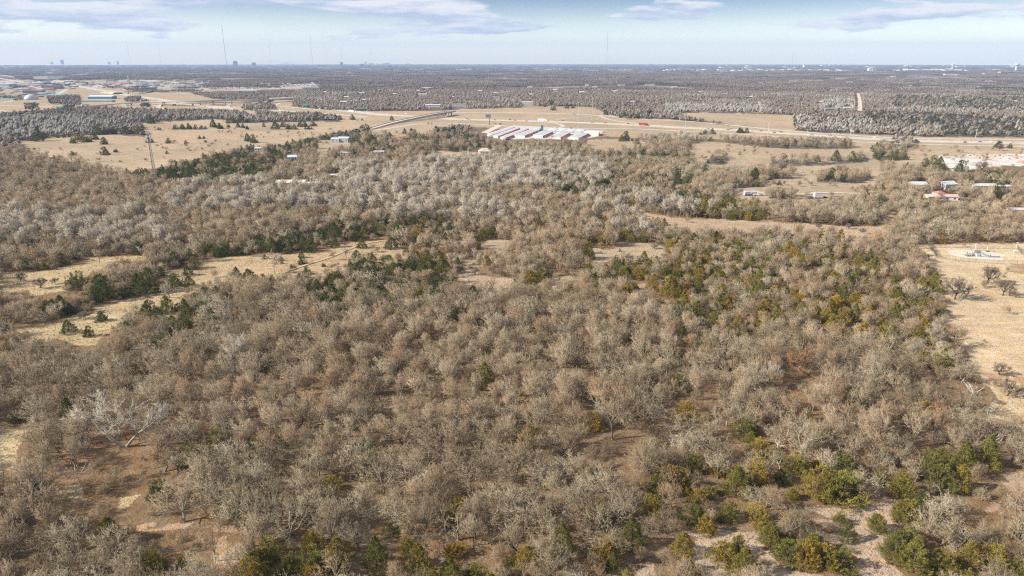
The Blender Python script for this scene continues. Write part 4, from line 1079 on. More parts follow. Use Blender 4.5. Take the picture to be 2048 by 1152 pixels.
# --- grey square tower and the cell tower
x, y = at(283, 243); t = empty("concrete_tower", (x, y, 0), .35, "grey windowless concrete tower at the edge of the left field", "tower")
hh = ztop(x, y, 226.5); MB().box(0, 0, -.2, 6.5, 6, hh + .2).build("wall", P_("grey_block", (.30, .31, .33), var=.15), t); MB().box(0, 0, hh, 6.9, 6.4, .4).build("roof", ROOF_G, t)
house(292, 242.5, 5, 4, 2.6, .2, WHITE, ROOF_G, "small white shed right of the grey concrete tower", "shed", "farm_shed", wins=2, open_=False)
see(277, 226, 289, 241)
x, y = at(309, 351); H_ = ztop(x, y, 265)
t = empty("cell_tower", (x, y, 0), .4, "tall lattice cell tower with white antennas, rising from the cedars", "cell tower")
n_s = 14; cor = lambda z, k: (lambda r, a: (r * cos(a), r * sin(a), z))(1.55 - 1.0 * z / H_, k * 2 * pi / 3)
for k in range(3):
    MB().bar(cor(0, k), cor(H_, k), .2, .15, 6).build("leg", P_("tower_steel", (.25,.25,.26)), t)
for s in range(n_s):
    z0, z1 = H_ * s / n_s, H_ * (s + 1) / n_s; mb = MB()
    for k in range(3):
        mb.bar(cor(z0, k), cor(z1, (k + 1) % 3), .08, .08, 4); mb.bar(cor(z0, (k + 1) % 3), cor(z1, k), .08, .08, 4); mb.bar(cor(z1, k), cor(z1, (k + 1) % 3), .08, .08, 4)
    mb.build("lattice_bay", P_("tower_steel", (.25,.25,.26)), t)
for zf, rr_, nn in ((.985, 1.5, 6), (.90, 2.0, 9), (.82, 1.9, 9)):
    fr = MB(); z = H_ * zf
    for k in range(3):
        a, b = k * 2 * pi / 3, (k + 1) * 2 * pi / 3
        fr.bar((rr_ * cos(a), rr_ * sin(a), z), (rr_ * cos(b), rr_ * sin(b), z), .07, .07, 4); fr.bar((0, 0, z), (rr_ * cos(a), rr_ * sin(a), z), .06, .06, 4)
    f = fr.build("antenna_frame", STEEL, t)
    for k in range(nn):
        a = k * 2 * pi / nn; MB().box(rr_ * cos(a), rr_ * sin(a), z - 1.0, .3, .22, 2.1, a).build("panel_antenna", WHITE, f)
MB().box(.2, 0, H_ - .2, 1.3, 1.3, 1.9).build("top_equipment", WHITE, t)
for k in range(5): MB().box(-2.2 + k * 1.15, -2.4, 0, .9, .8, 2.1).build("cabinet", (WHITE, STEEL)[k % 2], t)
fe = MB()
for k in range(8):
    a = k * pi / 4; b = (k + 1) * pi / 4
    fe.bar((5 * cos(a), 5 * sin(a), 0), (5 * cos(a), 5 * sin(a), 2.2), .06, .06, 4); fe.bar((5 * cos(a), 5 * sin(a), 2.2), (5 * cos(b), 5 * sin(b), 2.2), .04, .04, 4)
fe.build("compound_fence", STEEL, t)
KEEP_OFF.append((x, y, 4.5)); see(303, 300, 312, 346)
# ------------------------------------------------------------------ far town, skyline, masts
FAR_THIN = []
def box_bld(px0, px1, py, ptop, d, wall, roof, label, cat="building", name="building", group=None, D=None, band=None, open_=True, gable=0):
    """building whose base runs px0..px1 on row py and whose wall top reaches ptop"""
    if D is None:
        x0, y0 = at(px0, py); x1, y1 = at(px1, py)
    else:
        s = D / at(1024, 140)[1]; y0 = y1 = D
        k0 = D * CP + CAM_H * SP; x0, x1 = (px0 - 1024) / F_PX * k0, (px1 - 1024) / F_PX * k0
    w = x1 - x0; h = max(ztop(x0, y0, ptop), 3.0)
    t = empty(name, ((x0 + x1) / 2, y0 + d / 2, 0), 0, label, cat, group)
    MB().box(0, 0, -.5, w, d, h + .5).build("wall", wall, t)
    if gable: MB().gable(w, d, h, gable, .5).build("roof", roof, t)
    else: MB().box(0, 0, h, w * 1.01, d * 1.01, max(.6, h * .06)).build("roof", roof, t)
    if band:
        for k in range(band):
            MB().box(0, -d / 2 - .1, h * (k + .45) / band, w * .94, .2, h * .32 / band).build("window_band", GLASSY, t)
    r = max(w, d) * .55; KEEP_OFF.append(((x0 + x1) / 2, y0 + d / 2, r))
    if open_: EXTRA_OPEN.append([(px0, ptop), (px1, ptop), (px1, py - .3), (px0, py - .3)])
    return t
GLB = P_("blue_glass_tower", (.20, .28, .38), rough=.4)
ROOF_LB = P_("light_blue_roof", (.55, .66, .74))
HAZEB = P_("far_pale_concrete", (.42, .44, .47))
box_bld(67, 95, 158, 153, 60, CREAM, ROOF_W, "long cream warehouse with lit front at the far left", "warehouse", "warehouse")
box_bld(95.5, 127, 158.5, 154, 60, GREYW, ROOF_W, "grey-roofed extension right of the cream warehouse", "warehouse", "warehouse")
box_bld(83, 118, 178, 171, 30, P_("brown_office", (.24, .19, .17)), ROOF_G, "dark brown office block left of the highway", "office block", "office_building", band=3)
box_bld(22, 78, 172, 169, 50, GREYW, ROOF_W, "long white-roofed store at the far left", "store", "store")
box_bld(40, 106, 179.5, 177, 20, P_("dull_wall", (.25, .23, .22)), ROOF_R, "low building with a long red roof at the far left", "store", "store", gable=2.5)
box_bld(45, 83, 187, 181, 22, P_("brown_office", (.24, .19, .17)), ROOF_G, "dark row of offices below the red-roofed store", "office block", "office_building", band=2)
box_bld(-40, 18, 173, 168, 50, GREYW, ROOF_LB, "wide pale store cut off by the left edge", "store", "store")
box_bld(94, 127, 193.5, 190, 24, CREAM, ROOF_TEAL, "low showroom with a teal roof behind the dome woods", "showroom", "showroom", gable=2)
box_bld(72, 93, 194, 191.5, 20, CREAM, ROOF_TEAL, "smaller teal-roofed shop right of the white dome", "shop", "shop")
box_bld(176, 224, 198, 193, 26, P_("blue_wall", (.10, .22, .34)), ROOF_LB, "long blue metal building with a pale roof", "warehouse", "warehouse", gable=2.5)
box_bld(161, 224, 204, 201, 16, P_("green_grey_wall", (.22, .30, .28)), ROOF_W, "long low white-roofed building in front of the blue one", "warehouse", "warehouse")
box_bld(-20, 26, 201, 198, 20, CREAM, ROOF_TEAL, "green-trimmed filling station at the left edge", "filling station", "filling_station")
box_bld(208, 256, 169, 166.5, 40, P_("tan_wall", (.42, .33, .25)), ROOF_R, "very long red-roofed shopping centre beside the tan tower", "shopping centre", "shopping_centre", gable=4)
box_bld(256.5, 259, 169, 152, 7, P_("tan_wall", (.42, .33, .25)), ROOF_T, "slender tan tower at the end of the red-roofed shopping centre", "tower", "sign_tower")
box_bld(172.5, 176, 170, 164, 4, ROOF_D, ROOF_D, "tall black sign tower left of the shopping centre", "sign", "sign_tower")
box_bld(288, 305, 172, 170, 25, GREYW, ROOF_TEAL, "teal-roofed store above the far overpass", "store", "store")
box_bld(290, 309, 182, 175, 18, P_("dark_teal_wall", (.14, .2, .2)), ROOF_G, "dark square block right of the far overpass", "office block", "office_building", band=2)
box_bld(340, 366, 175, 171, 30, P_("beige_wall", (.55, .45, .35)), ROOF_W, "beige flat-roofed store in the left town", "store", "store")
box_bld(376, 384, 173, 166, 14, P_("hotel_tan", (.58, .40, .22)), ROOF_T, "tall tan hotel in the left town", "hotel", "hotel", band=4)
box_bld(385, 397, 171, 168, 20, WHITE, ROOF_W, "low white wing right of the tan hotel", "hotel wing", "store")
box_bld(400, 418, 167.5, 165, 30, WHITE, ROOF_W, "white roofed store beyond the tan hotel", "store", "store")
box_bld(321, 324, 166, 162, 6, BRICK, BRICK, "small orange sign building in the left town", "sign", "sign_tower")
# white air-supported dome
x, y = at(57, 199.5); t = empty("air_dome", (x, y + 12, 0), 0, "white air-supported dome hall at the left", "dome")
prof = [(17 * cos(a), 14 * sin(a)) for a in np.linspace(0, pi / 2 * .97, 9)]
MB().lathe(prof, 24).build("dome_shell", ROOF_W, t, smooth=True); MB().box(0, -17, 0, 5, 3, 3).build("entrance", GREYW, t)
KEEP_OFF.append((x, y + 12, 20)); see(44, 188, 71, 199)
WOOD_IN += [[(50, 210), (76, 209), (76, 222), (50, 221)], [(95, 196), (160, 192), (160, 211), (100, 209)], [(128, 214), (150, 212), (150, 223), (128, 223)],
            [(283, 202), (300, 204), (300, 216), (283, 216)], [(483, 213), (530, 209), (548, 213), (548, 220), (490, 222)], [(1244, 228), (1305, 228), (1305, 239), (1244, 239)], [(252, 196), (280, 195), (280, 204), (252, 204)]]
CEDAR += [(.85, [(50, 200), (76, 200), (76, 222), (50, 222)]), (.6, [(95, 186), (160, 186), (160, 211), (95, 211)]), (.85, [(128, 208), (150, 208), (150, 223), (128, 223)]), (.8, [(283, 200), (300, 200), (300, 216), (283, 216)]), (.7, [(1244, 226), (1305, 226), (1305, 240), (1244, 240)])]
g2 = np.random.default_rng(77)
# apartment row and subdivision
for k in range(14):
    x0 = 416 + k * 7.2 + g2.uniform(-.6, .6); yy = 178.5 + g2.uniform(-1, .6) - k * .05
    box_bld(x0, x0 + g2.uniform(4.5, 6.2), yy, yy - 2.6, 12, (WHITE, CREAM, BRICK)[k % 3] if k % 5 == 1 else WHITE, (ROOF_W, ROOF_R, ROOF_G)[int(g2.integers(0, 3))],
            "APT", "apartment block", "apartment_block", "apartment blocks of the left town", gable=1.5)
for k in range(34):
    u = g2.random(); x0 = 518 + u * 118; yy = 170.5 + g2.uniform(-3.2, 3.5) - (u - .5) * 2
    w = g2.uniform(2.6, 4.2)
    box_bld(x0, x0 + w, yy, yy - g2.uniform(1.4, 2.0), 10, (WHITE, CREAM, P_("beige_wall", (.55, .45, .35)))[k % 3], (ROOF_W, ROOF_T, ROOF_G)[int(g2.integers(0, 3))], "SUB", "house", "suburban_house", "pale houses of the subdivision behind the interchange", gable=2.2)
# houses scattered through the woods beyond the highway
HS = [(845, 191, 16), (687, 206, 14), (692, 196, 10), (727, 202, 12), (855, 178.5, 22), (866, 214, 30), (918, 213, 28), (992, 197, 14), (1054, 208, 22), (1285, 204, 17), (1262, 206, 12),
      (1300, 171, 18), (1244, 172, 12), (1164, 186, 10), (1229, 184, 10), (1449, 190, 10), (1883, 184, 16), (1916, 196, 8), (1591, 198, 12), (1696, 201, 8), (1586, 164, 14), (1643, 184, 14), (1671, 183, 16),
      (1756, 176, 8), (1900, 150, 20), (1820, 174, 14), (1640, 206, 10), (1560, 178, 9), (1500, 196, 11), (1400, 186, 9), (1350, 176, 10), (1190, 176, 9), (1110, 182, 8), (1060, 176, 10), (1000, 172, 9), (960, 184, 9), (905, 196, 9), (790, 190, 9), (760, 182, 9), (650, 186, 8), (930, 168, 9), (1440, 170, 12), (1520, 168, 12), (1960, 176, 12), (2010, 186, 10), (1980, 164, 12), (1850, 164, 14), (1780, 158, 14), (1700, 166, 12), (2030, 205, 10)]
for k in range(46):
    HS.append((float(g2.uniform(640, 2040)), float(g2.uniform(150, 192)), float(g2.uniform(5, 10))))
for k, (a, b, w) in enumerate(HS):
    hpx = .45 * w ** .5 * (1 + (b - 150) / 60)
    box_bld(a - w / 2, a + w / 2, b, b - hpx * .8, 9 + (200 - b) * .3, (WHITE, CREAM, TANB)[int(g2.integers(0, 3))], (ROOF_W, ROOF_W, ROOF_G, ROOF_T)[int(g2.integers(0, 4))], "FARH", "house", "woodland_house", "houses scattered in the woods beyond the highway", gable=2.2)
# bright far commercial strips near the horizon
for k in range(200):
    u = g2.random(); x0 = -20 + u * 430; yy = g2.uniform(162, 184 - 8 * u if x0 > 100 else 196)
    if in_poly(np.array([x0]), np.array([yy]), CORRIDOR[0])[0]: continue
    w = g2.uniform(3, 14); box_bld(x0, x0 + w, yy, yy - g2.uniform(1.4, 2.8), g2.uniform(12, 40), (WHITE, CREAM, GREYW, TANB, P_("brown_office", (.24, .19, .17)))[int(g2.integers(0, 5))], (ROOF_W, ROOF_G, ROOF_LB, ROOF_T)[int(g2.integers(0, 4))], "TOWN", "shop", "town_shop", "shops of the far left town")
STR = [(1166, 1536, 138.5, 142.5, 46), (1536, 1700, 139, 142.5, 22), (1795, 2040, 139, 142, 26), (607, 672, 135.5, 138, 10), (714, 745, 138.5, 140, 5), (812, 872, 136.5, 139.5, 9), (900, 1160, 138, 141.5, 20), (0, 60, 131, 138, 9), (280, 420, 133.5, 137.5, 10), (100, 300, 131, 134, 8), (60, 200, 140, 150, 8), (480, 600, 132, 136, 8), (1300, 2040, 131, 136, 22)]
for a, b, c, d, n in STR:
    FAR_THIN.append([(a, c - 3), (b, c - 3), (b, d + .5), (a, d + .5)])
    for k in range(n):
        x0 = g2.uniform(a, b); w = g2.uniform(4, 15); yy = g2.uniform(c, d)
        box_bld(x0, x0 + w, yy, yy - g2.uniform(.7, 1.7), g2.uniform(60, 140), (WHITE, CREAM, WHITE, TANB)[int(g2.integers(0, 4))], ROOF_W if g2.random() < .8 else HAZEB, "STRIP", "warehouse", "far_warehouse", "pale warehouses near the horizon", open_=False)
box_bld(2001, 2027, 148, 143.6, 40, BRICK, ROOF_W, "large orange brick school at the far right", "school", "school", band=2)
box_bld(1969, 2000, 148.6, 146.4, 30, BRICK, ROOF_T, "low orange brick wing left of the far right school", "school wing", "school")
box_bld(1804, 1862, 151.5, 149.8, 30, GREYW, ROOF_W, "long low white-roofed building in the right woods", "warehouse", "warehouse")
box_bld(1664, 1697, 157.5, 155.5, 20, CREAM, ROOF_T, "long tan building above the straight street", "warehouse", "warehouse")
for k, (a, w, top) in enumerate(((1745.5, 1.6, 132.4), (1748.2, 1.8, 131.8), (1751, 1.8, 132))):
    x, y = at(a, 141.5); s = scale_at(a, 141.5); t = empty("grain_silo", (x, y, 0), 0, ["left", "middle", "right"][k] + " one of three tan grain silos near the right horizon", "silo", "grain silos")
    r = w / s * .5; h = ztop(x, y, top); MB().lathe([(r, 0), (r, h), (r * .3, h * 1.04)], 12).build("silo_wall", P_("tan_wall", (.42, .33, .25)), t)
box_bld(1738, 1744.6, 141.5, 136, 40, WHITE, ROOF_W, "white block left of the three tan silos", "building", "warehouse", open_=False)
# skyline: (x0, x1, top row, words)
for a, b, top, D, mat, wd in ((122, 126, 119.8, 21500, GLB, "lone tall office tower on the far left horizon"), (234, 236, 122.3, 21500, GLB, "thin tower on the left horizon"), (216, 219, 123.8, 21500, HAZEB, "small pale block on the left horizon"),
        (101, 105, 124.2, 21500, HAZEB, "tiny pale block left of the lone horizon tower"), (467, 473.5, 122.5, 13000, GLB, "left one of the twin blue office towers"), (504, 510, 125.3, 13000, GLB, "right one of the twin blue office towers"),
        (680.5, 685.5, 124.8, 15000, GLB, "boxy blue-grey tower with a wide cap on the horizon"), (721.5, 727.5, 128.2, 12000, GLB, "squat dark blue tower of the city centre"), (730, 732.3, 124.0, 20000, GLB, "tallest slim tower of the city centre"),
        (738, 747, 126.8, 20000, HAZEB, "wide pale block of the city centre"), (765, 771, 126.8, 22000, HAZEB, "pale block in the right part of the city centre"), (772, 780, 126.0, 22000, HAZEB, "broad stepped block of the city centre"), (776, 782.5, 131, 11500, GLB, "low dark block below the city centre"),
        (716, 720, 128, 20000, HAZEB, "small pale block left of the squat dark tower"), (752, 756, 127.4, 22000, HAZEB, "small block between the centre's wide blocks"), (812, 818, 127.3, 22000, HAZEB, "pale low block right of the city centre"), (869, 873, 128.2, 20000, WHITE, "bright white block on the middle horizon"),
        (1300, 1306, 127.6, 21500, HAZEB, "tiny pale block on the right horizon"), (1608, 1614, 130.5, 11500, WHITE, "white block standing above the right strip")):
    box_bld(a, b, 0, top, 60, mat, HAZEB, wd, "office tower", "office_tower", D=D, band=5 if D < 16000 else None, open_=False)
# water towers
def water_tower(px, top, neck, wpx, D, label):
    k = D * CP + CAM_H * SP; x = (px - 1024) / F_PX * k; h = ztop(x, D, top); s = F_PX / k; R = wpx / s / 2; hb = h - (neck - top) / s
    t = empty("water_tower", (x, D, 0), 0, label, "water tower")
    MB().lathe([(R * .62, 0), (R * .48, hb * .15), (R * .45, hb * .8), (R * .62, hb)], 16).build("stem", ROOF_W, t, smooth=True)
    MB().lathe([(R * .62, hb), (R * .98, hb + (h - hb) * .3), (R, hb + (h - hb) * .6), (R * .8, hb + (h - hb) * .88), (R * .2, h)], 20).build("tank", ROOF_W, t, smooth=True)
water_tower(1904, 127, 131, 6.5, 8400, "slimmer white water tower near the right horizon")
water_tower(2031.5, 126.6, 131.5, 9, 7600, "wider white water tower at the right edge")
# radio masts
def mast(xt, yt, D, r, label, arms=False):
    k = D; h = 500.0
    # ground point whose vertical passes through (xt, yt)
    for _ in range(12):
        dep = D * CP - (h - CAM_H) * SP; x = (xt - 1024) / F_PX * dep; h = ztop(x, D, yt)
    t = empty("radio_mast", (x, D, 0), 0, label, "radio mast")
    MB().bar((0, 0, 0), (0, 0, h), r, r * .9, 4).build("lattice_column", DKSTEEL, t)
    MB().bar((0, 0, h), (0, 0, h + 22), r * .35, r * .2, 4).build("antenna_spike", DKSTEEL, t)
    if arms:
        m = MB()
        for a in (0, 2.09, 4.19): m.bar((0, 0, h - 6), (18 * cos(a), 18 * sin(a), h - 6), 1.5, 1.0, 4)
        m.build("candelabra_arms", DKSTEEL, t)
    for k_ in range(3):
        a = k_ * 2.094 + .5; g = MB()
        for f in (.35, .65, .95): g.bar((0, 0, h * f), (h * .55 * f * cos(a), h * .55 * f * sin(a), 0), .12, .12, 3)
        g.build("guy_wires", STEEL, t)
mast(443.5, 53, 11500, 2.6, "tallest and darkest radio mast with a cross-shaped head", True)
mast(1216, 62, 11500, 1.9, "tall radio mast right of centre on the horizon")
mast(620.5, 72, 13000, 1.8, "tall radio mast left of the city centre")
mast(537, 86, 15000, 1.0, "faint radio mast right of the twin blue towers")
mast(253, 82, 15000, 1.0, "left one of two faint masts at the left")
mast(316, 86, 15000, 1.0, "right one of two faint masts at the left")
mast(650, 92, 15000, .9, "faint mast left of the boxy horizon tower")
mast(682, 90, 15000, 1.1, "thin mast rising over the boxy horizon tower")
mast(741, 92, 15000, .9, "faint mast above the city centre")
mast(1587, 104, 14000, 1.3, "short thin mast near the right horizon")
mast(1150, 125, 14000, 1.0, "very short mast left of the right-hand tall mast")
# high-mast lights along the highway
def light_mast(px, py, top, label):
    x, y = at(px, py); h = ztop(x, y, top)
    t = empty("light_mast", (x, y, 0), 0, label, "light mast", "tall light masts along the highway")
    MB().bar((0, 0, 0), (0, 0, h), .38, .2, 6).build("pole", ROOF_W, t)
    MB().lathe([(1.1, h - .5), (1.3, h), (.3, h + .4)], 8).build("lamp_ring", ROOF_W, t)
for a, b, c, w in ((762, 227, 190, "left of the overpass foot"), (919, 240, 200, "just right of the overpass bridge"), (651, 221, 200, "above the row of far left cedars"), (591, 211, 190, "at the ramp right of the flyover"), (604, 196, 173, "left one of the pair behind the interchange"),
        (611, 196, 173, "right one of the pair behind the interchange"), (541, 199, 176, "where the flyover meets the ramp"), (1156, 256, 205, "behind the storage units"), (1184, 241, 197, "at the split of the slip roads"), (1359, 243, 202, "beside the dark cedar screen"), (1370, 262, 237, "short one on the near side of the highway"),
        (976, 233, 200, "directly behind the billboard"), (534, 208, 186, "in front of the flyover's right end"), (513, 200, 182, "above the flyover's middle right"), (358, 224, 205, "standing in front of the flyover's left piers"), (381, 203, 186, "at the foot of the brown mound"), (510, 227, 208, "on the near curve of the interchange"), (1078, 254, 241, "short one behind the office tower"), (1951, 276, 260, "short one at the right, beyond the highway"), (433, 203, 181, "behind the flyover's middle"), (1536, 270, 248, "slim one on the right part of the highway"), (1614, 276, 262, "short one in front of the pale belt")):
    light_mast(a, b, c, "pale highway light mast " + w)
def utility_pole(px, py, top, label, arm=True):
    x, y = at(px, py); h = ztop(x, y, top)
    t = empty("utility_pole", (x, y, 0), .2, label, "utility pole")
    MB().bar((0, 0, 0), (0, 0, h), .22, .14, 6).build("pole", P_("weathered_wood", (.42, .37, .31)), t)
    if arm: MB().box(0, 0, h - .9, 2.4, .18, .2).build("crossarm", P_("weathered_wood", (.42, .37, .31)), t)
utility_pole(1619, 375, 344, "pale utility pole in the far right meadow")
utility_pole(871, 296, 285, "short utility pole left of the tan cottage clearing")
utility_pole(1850, 330, 318, "thin pole at the edge of the pale dirt lot")
utility_pole(1790, 415, 398, "thin pole in the woods right of the dark cedar")
# billboard, road signs
x, y = at(979, 250); h = ztop(x, y, 229); t = empty("billboard", (x, y, 0), -.5, "dark-faced billboard on a single post by the storage yard", "billboard")
MB().bar((0, 0, 0), (0, 0, h - 3.5), .6, .5, 8).build("post", DKSTEEL, t)
MB().box(-2.5, 0, h - 5.2, 9.5, .5, 5.2).build("panel", P_("billboard_back", (.07, .085, .095)), t); MB().box(-2.5, -.7, h - 5.5, 10, .9, .2).build("catwalk", STEEL, t)
def gantry(px, py, top, wm, label, col):
    x, y = at(px, py); h = ztop(x, y, top); t = empty("sign_gantry", (x, y, 0), 0, label, "road sign", "highway sign gantries")
    for s in (-1, 1): MB().bar((s * wm / 2, 0, 0), (s * wm / 2, 0, h), .25, .2, 6).build("post", STEEL, t)
    MB().bar((-wm / 2, 0, h - 1), (wm / 2, 0, h - 1), .3, .3, 6).build("beam", STEEL, t)
    for k in range(2): MB().box(-wm * .22 + k * wm * .44, -.4, h - 3.2, wm * .38, .2, 3.4).build("sign_panel", col, t)
SIGN_G = P_("sign_green", (.05, .42, .30))
gantry(613, 216, 208, 15, "green highway sign gantry by the interchange woods", SIGN_G)
gantry(728, 222, 214.5, 16, "green and yellow highway sign gantry left of the overpass", SIGN_G)
gantry(254, 214, 206, 14, "green highway sign gantry in front of the blue building", SIGN_G)
gantry(120, 221, 213, 17, "green highway sign gantry in the left interchange", SIGN_G)
gantry(450, 196, 191, 12, "pale roadside sign gantry behind the flyover", P_("sign_blue", (.25, .36, .55)))
gantry(1704, 270, 260, 5, "small white sign beside the right highway", WHITE)
# rubble and rocks at the dirt lot
g3 = np.random.default_rng(9); V = []; F = []; n = 0
for k in range(46):
    a = g3.uniform(1880, 2046); b = 311.8 + g3.normal() * .6 + (a > 2025) * g3.uniform(0, 10)
    x, y = at(a, b); s = g3.uniform(.3, 1.1)
    P = g3.normal(size=(8, 3)) * .12 + np.array([(i & 1, i >> 1 & 1, i >> 2) for i in range(8)]) - [.5, .5, .1]
    V.append(P * s * [1.6, 1, .8] + [x, y, 0]); F.append(np.array([(0, 2, 3, 1), (4, 5, 7, 6), (0, 1, 5, 4), (2, 6, 7, 3), (0, 4, 6, 2), (1, 3, 7, 5)]) + n); n += 8
o = mobj("rubble", np_mesh("rubble", np.concatenate(V), np.concatenate(F), [P_("broken_rock", (.30, .22, .18), var=.3)])); tag(o, "dark broken rocks scattered along the pale dirt lot", kind='stuff')
for a, b, s, w in ((2042, 326, 5, "red earth heap at the right edge of the pale lot"), (2030, 317, 3.4, "smaller red earth heap at the far right of the lot")):
    x, y = at(a, b); P = MB(); P.lathe([(s, 0), (s * .7, s * .3), (s * .3, s * .5), (.1, s * .55)], 11)
    o = P.build("earth_heap", P_("red_earth", (.48, .22, .15), var=.25, scale=.8), None, loc=(x, y, 0)); tag(o, w, "earth heap")
# ------------------------------------------------------------------ vehicles
RUB = P_("tyre_rubber", (.03, .03, .03))
def wheels(t, xs, w, r=.36):
    for x in xs:
        for s in (-1, 1):
            o = MB(); o.bar((x, s * (w / 2 - .12), r), (x, s * (w / 2 + .06), r), r, r, 12); o.build("wheel", RUB, t)
def car(x, y, rz, mat, label, group="cars on the highways", z=0.0, kind="car"):
    t = empty("parked_car" if kind == "parked" else "pickup_truck" if kind == "pickup" else "car", (x, y, z), rz, label, "pickup" if kind == "pickup" else "car", group)
    prof = [(-2.2, .35), (-2.25, .85), (-1.5, .98), (-.95, 1.42), (.55, 1.45), (1.15, .98), (2.1, .86), (2.25, .4)] if kind != "pickup" else [(-2.7, .45), (-2.7, 1.05), (-.5, 1.08), (-.4, 1.75), (.8, 1.78), (1.4, 1.15), (2.6, 1.02), (2.7, .5)]
    n = len(prof); V = [(a, s * .88 * (.86 if b > 1.2 else 1), b) for s in (-1, 1) for a, b in prof]
    F = [tuple(range(n)), tuple(reversed(range(n, 2 * n)))] + [(i, i + n, (i + 1) % n + n, (i + 1) % n) for i in range(n)]
    MB().add(V, F).build("body", mat, t)
    x0, x1 = (-1.15, .75) if kind != "pickup" else (-.35, 1.05)
    zt = 1.40 if kind != "pickup" else 1.72
    MB().box((x0 + x1) / 2, 0, zt - .36, x1 - x0 - .1, 1.70, .30).build("windows", GLASSY, t)
    wheels(t, (-1.4, 1.4) if kind != "pickup" else (-1.7, 1.7), 1.6, .34)
    return t
def truck(x, y, rz, mat, label):
    t = empty("lorry", (x, y, 0), rz, label, "lorry", "lorries on the highways")
    MB().box(-2.5, 0, 1.1, 13.2, 2.55, 2.9).build("trailer", mat, t)
    MB().box(5.6, 0, .6, 2.2, 2.4, 2.6).box(7.2, 0, .6, 1.4, 2.2, 1.3).build("cab", mat, t)
    MB().box(6.73, 0, 2.2, .1, 2.1, .8).build("windscreen", GLASSY, t)
    wheels(t, (-7.5, -6.3, 3.0, 4.2, 7.2), 2.3, .5)
CARP = [P_("car_white", (.75, .75, .74), rough=.3, var=.03), P_("car_silver", (.45, .46, .48), rough=.3, var=.03), P_("car_black", (.03, .03, .035), rough=.3, var=.03), P_("car_red", (.24, .03, .03), rough=.3, var=.03), P_("car_grey", (.16, .17, .18), rough=.3, var=.03), P_("car_blue", (.05, .12, .35), rough=.3, var=.03)]
CARN = ["white", "silver", "black", "red", "grey", "blue"]
def on_road(px, py, off=0):
    x, y = at(px, py); best = None
    for P, hw in ROAD_LINES:
        d = np.hypot(P[:, 0] - x, P[:, 1] - y); i = int(d.argmin())
        if best is None or d[i] < best[0]: best = (d[i], P, min(i, len(P) - 2))
    _, P, i = best; u = P[i + 1] - P[i]; return x, y, math.atan2(u[1], u[0])
for a, b, c, w in ((1125, 241.6, 4, "just right of the white lorry"), (1184, 245.2, 4, "between the two lamp masts above the storage yard"), (1211, 246, 3, "right of the lamp masts on the highway"), (1256, 248, 2, "at the middle of the right highway"),
        (1320, 252.2, 1, "below the dark cedar screen"), (1417, 258.4, 4, "on the highway right of the short mast"), (1456, 259.6, 3, "bright one on the right highway"), (1478, 261, 3, "next to the first cedar pair on the highway"), (1502, 263, 1, "above the cedar pair on the right highway"),
        (1660, 271.4, 4, "behind the grey thicket on the highway"), (1795, 279.4, 0, "near the pale tree belt on the highway"), (1960, 284.6, 5, "on the highway left of the dark lone cedar"), (1984, 285, 0, "first in the pair above the lone cedar"), (1998, 285.2, 2, "second in the pair above the lone cedar"), (2024, 286, 1, "nearest the right edge on the highway"),
        (1749, 275.5, 0, "on the frontage road at right"), (990, 240.4, 4, "right of the billboard on the highway"), (1030, 241.3, 2, "above the white storage roofs"), (1148, 228.6, 4, "on the far frontage road"), (812, 232, 0, "left of the overpass on the highway"), (775, 228.8, 0, "beside the left lamp mast"),
        (640, 218, 0, "below the green gantry"), (660, 219, 1, "just right of the lower gantry"), (828, 238, 4, "climbing the overpass"), (815, 241, 2, "lower on the overpass ramp"), (560, 220.5, 0, "on the left highway near the ramp"), (430, 214.4, 0, "under the flyover"), (300, 197.4, 0, "on the highway below the brown mound"),
        (312, 199, 2, "second one below the brown mound"), (285, 194.6, 0, "coming down beside the overpass woods"), (270, 192, 1, "highest of the row beside the overpass"), (200, 180, 0, "on the upper left highway"), (215, 183, 3, "red one on the upper left highway"), (180, 211.4, 1, "on the left highway near the dark trees")):
    x, y, r = on_road(a, b); kk = g2.uniform() ; car(x, y, r, CARP[c], f"{CARN[c]} car {w}", z=.12 if not 805 < a < 835 else 3.5)
for a, b, c, w in ((1086, 242.2, 0, "white box lorry passing above the storage office tower"), (704, 224, 0, "white lorry left of the sign gantry"), (642, 216.5, 0, "white lorry coming off the interchange"), (172, 211.6, 1, "silver lorry below the long white building"), (352, 205, 0, "white lorry in the left interchange"), (1288, 251, 3, "red lorry on the right highway")):
    x, y, r = on_road(a, b); truck(x, y, r, CARP[c], w)
g4 = np.random.default_rng(21)
for P_l, a0, a1, n_ in ((R_MAIN, 900, 2040, 20), (R_L1, 20, 620, 10), (R_L3, 150, 420, 10)):
    for k in range(n_):
        j = int(g4.integers(1, len(P_l) - 2)); q = P_l[j] + (P_l[j + 1] - P_l[j]) * g4.random(); u = P_l[j + 1] - P_l[j]; u = u / np.linalg.norm(u); q = q + np.array([-u[1], u[0]]) * g4.choice([-9, -5, 5, 9])
        a, b, _ = proj(q[0], q[1], 0.0)
        if a0 < a < a1: car(q[0], q[1], math.atan2(u[1], u[0]), CARP[int(g4.integers(0, 5))], "CARX", z=.12)
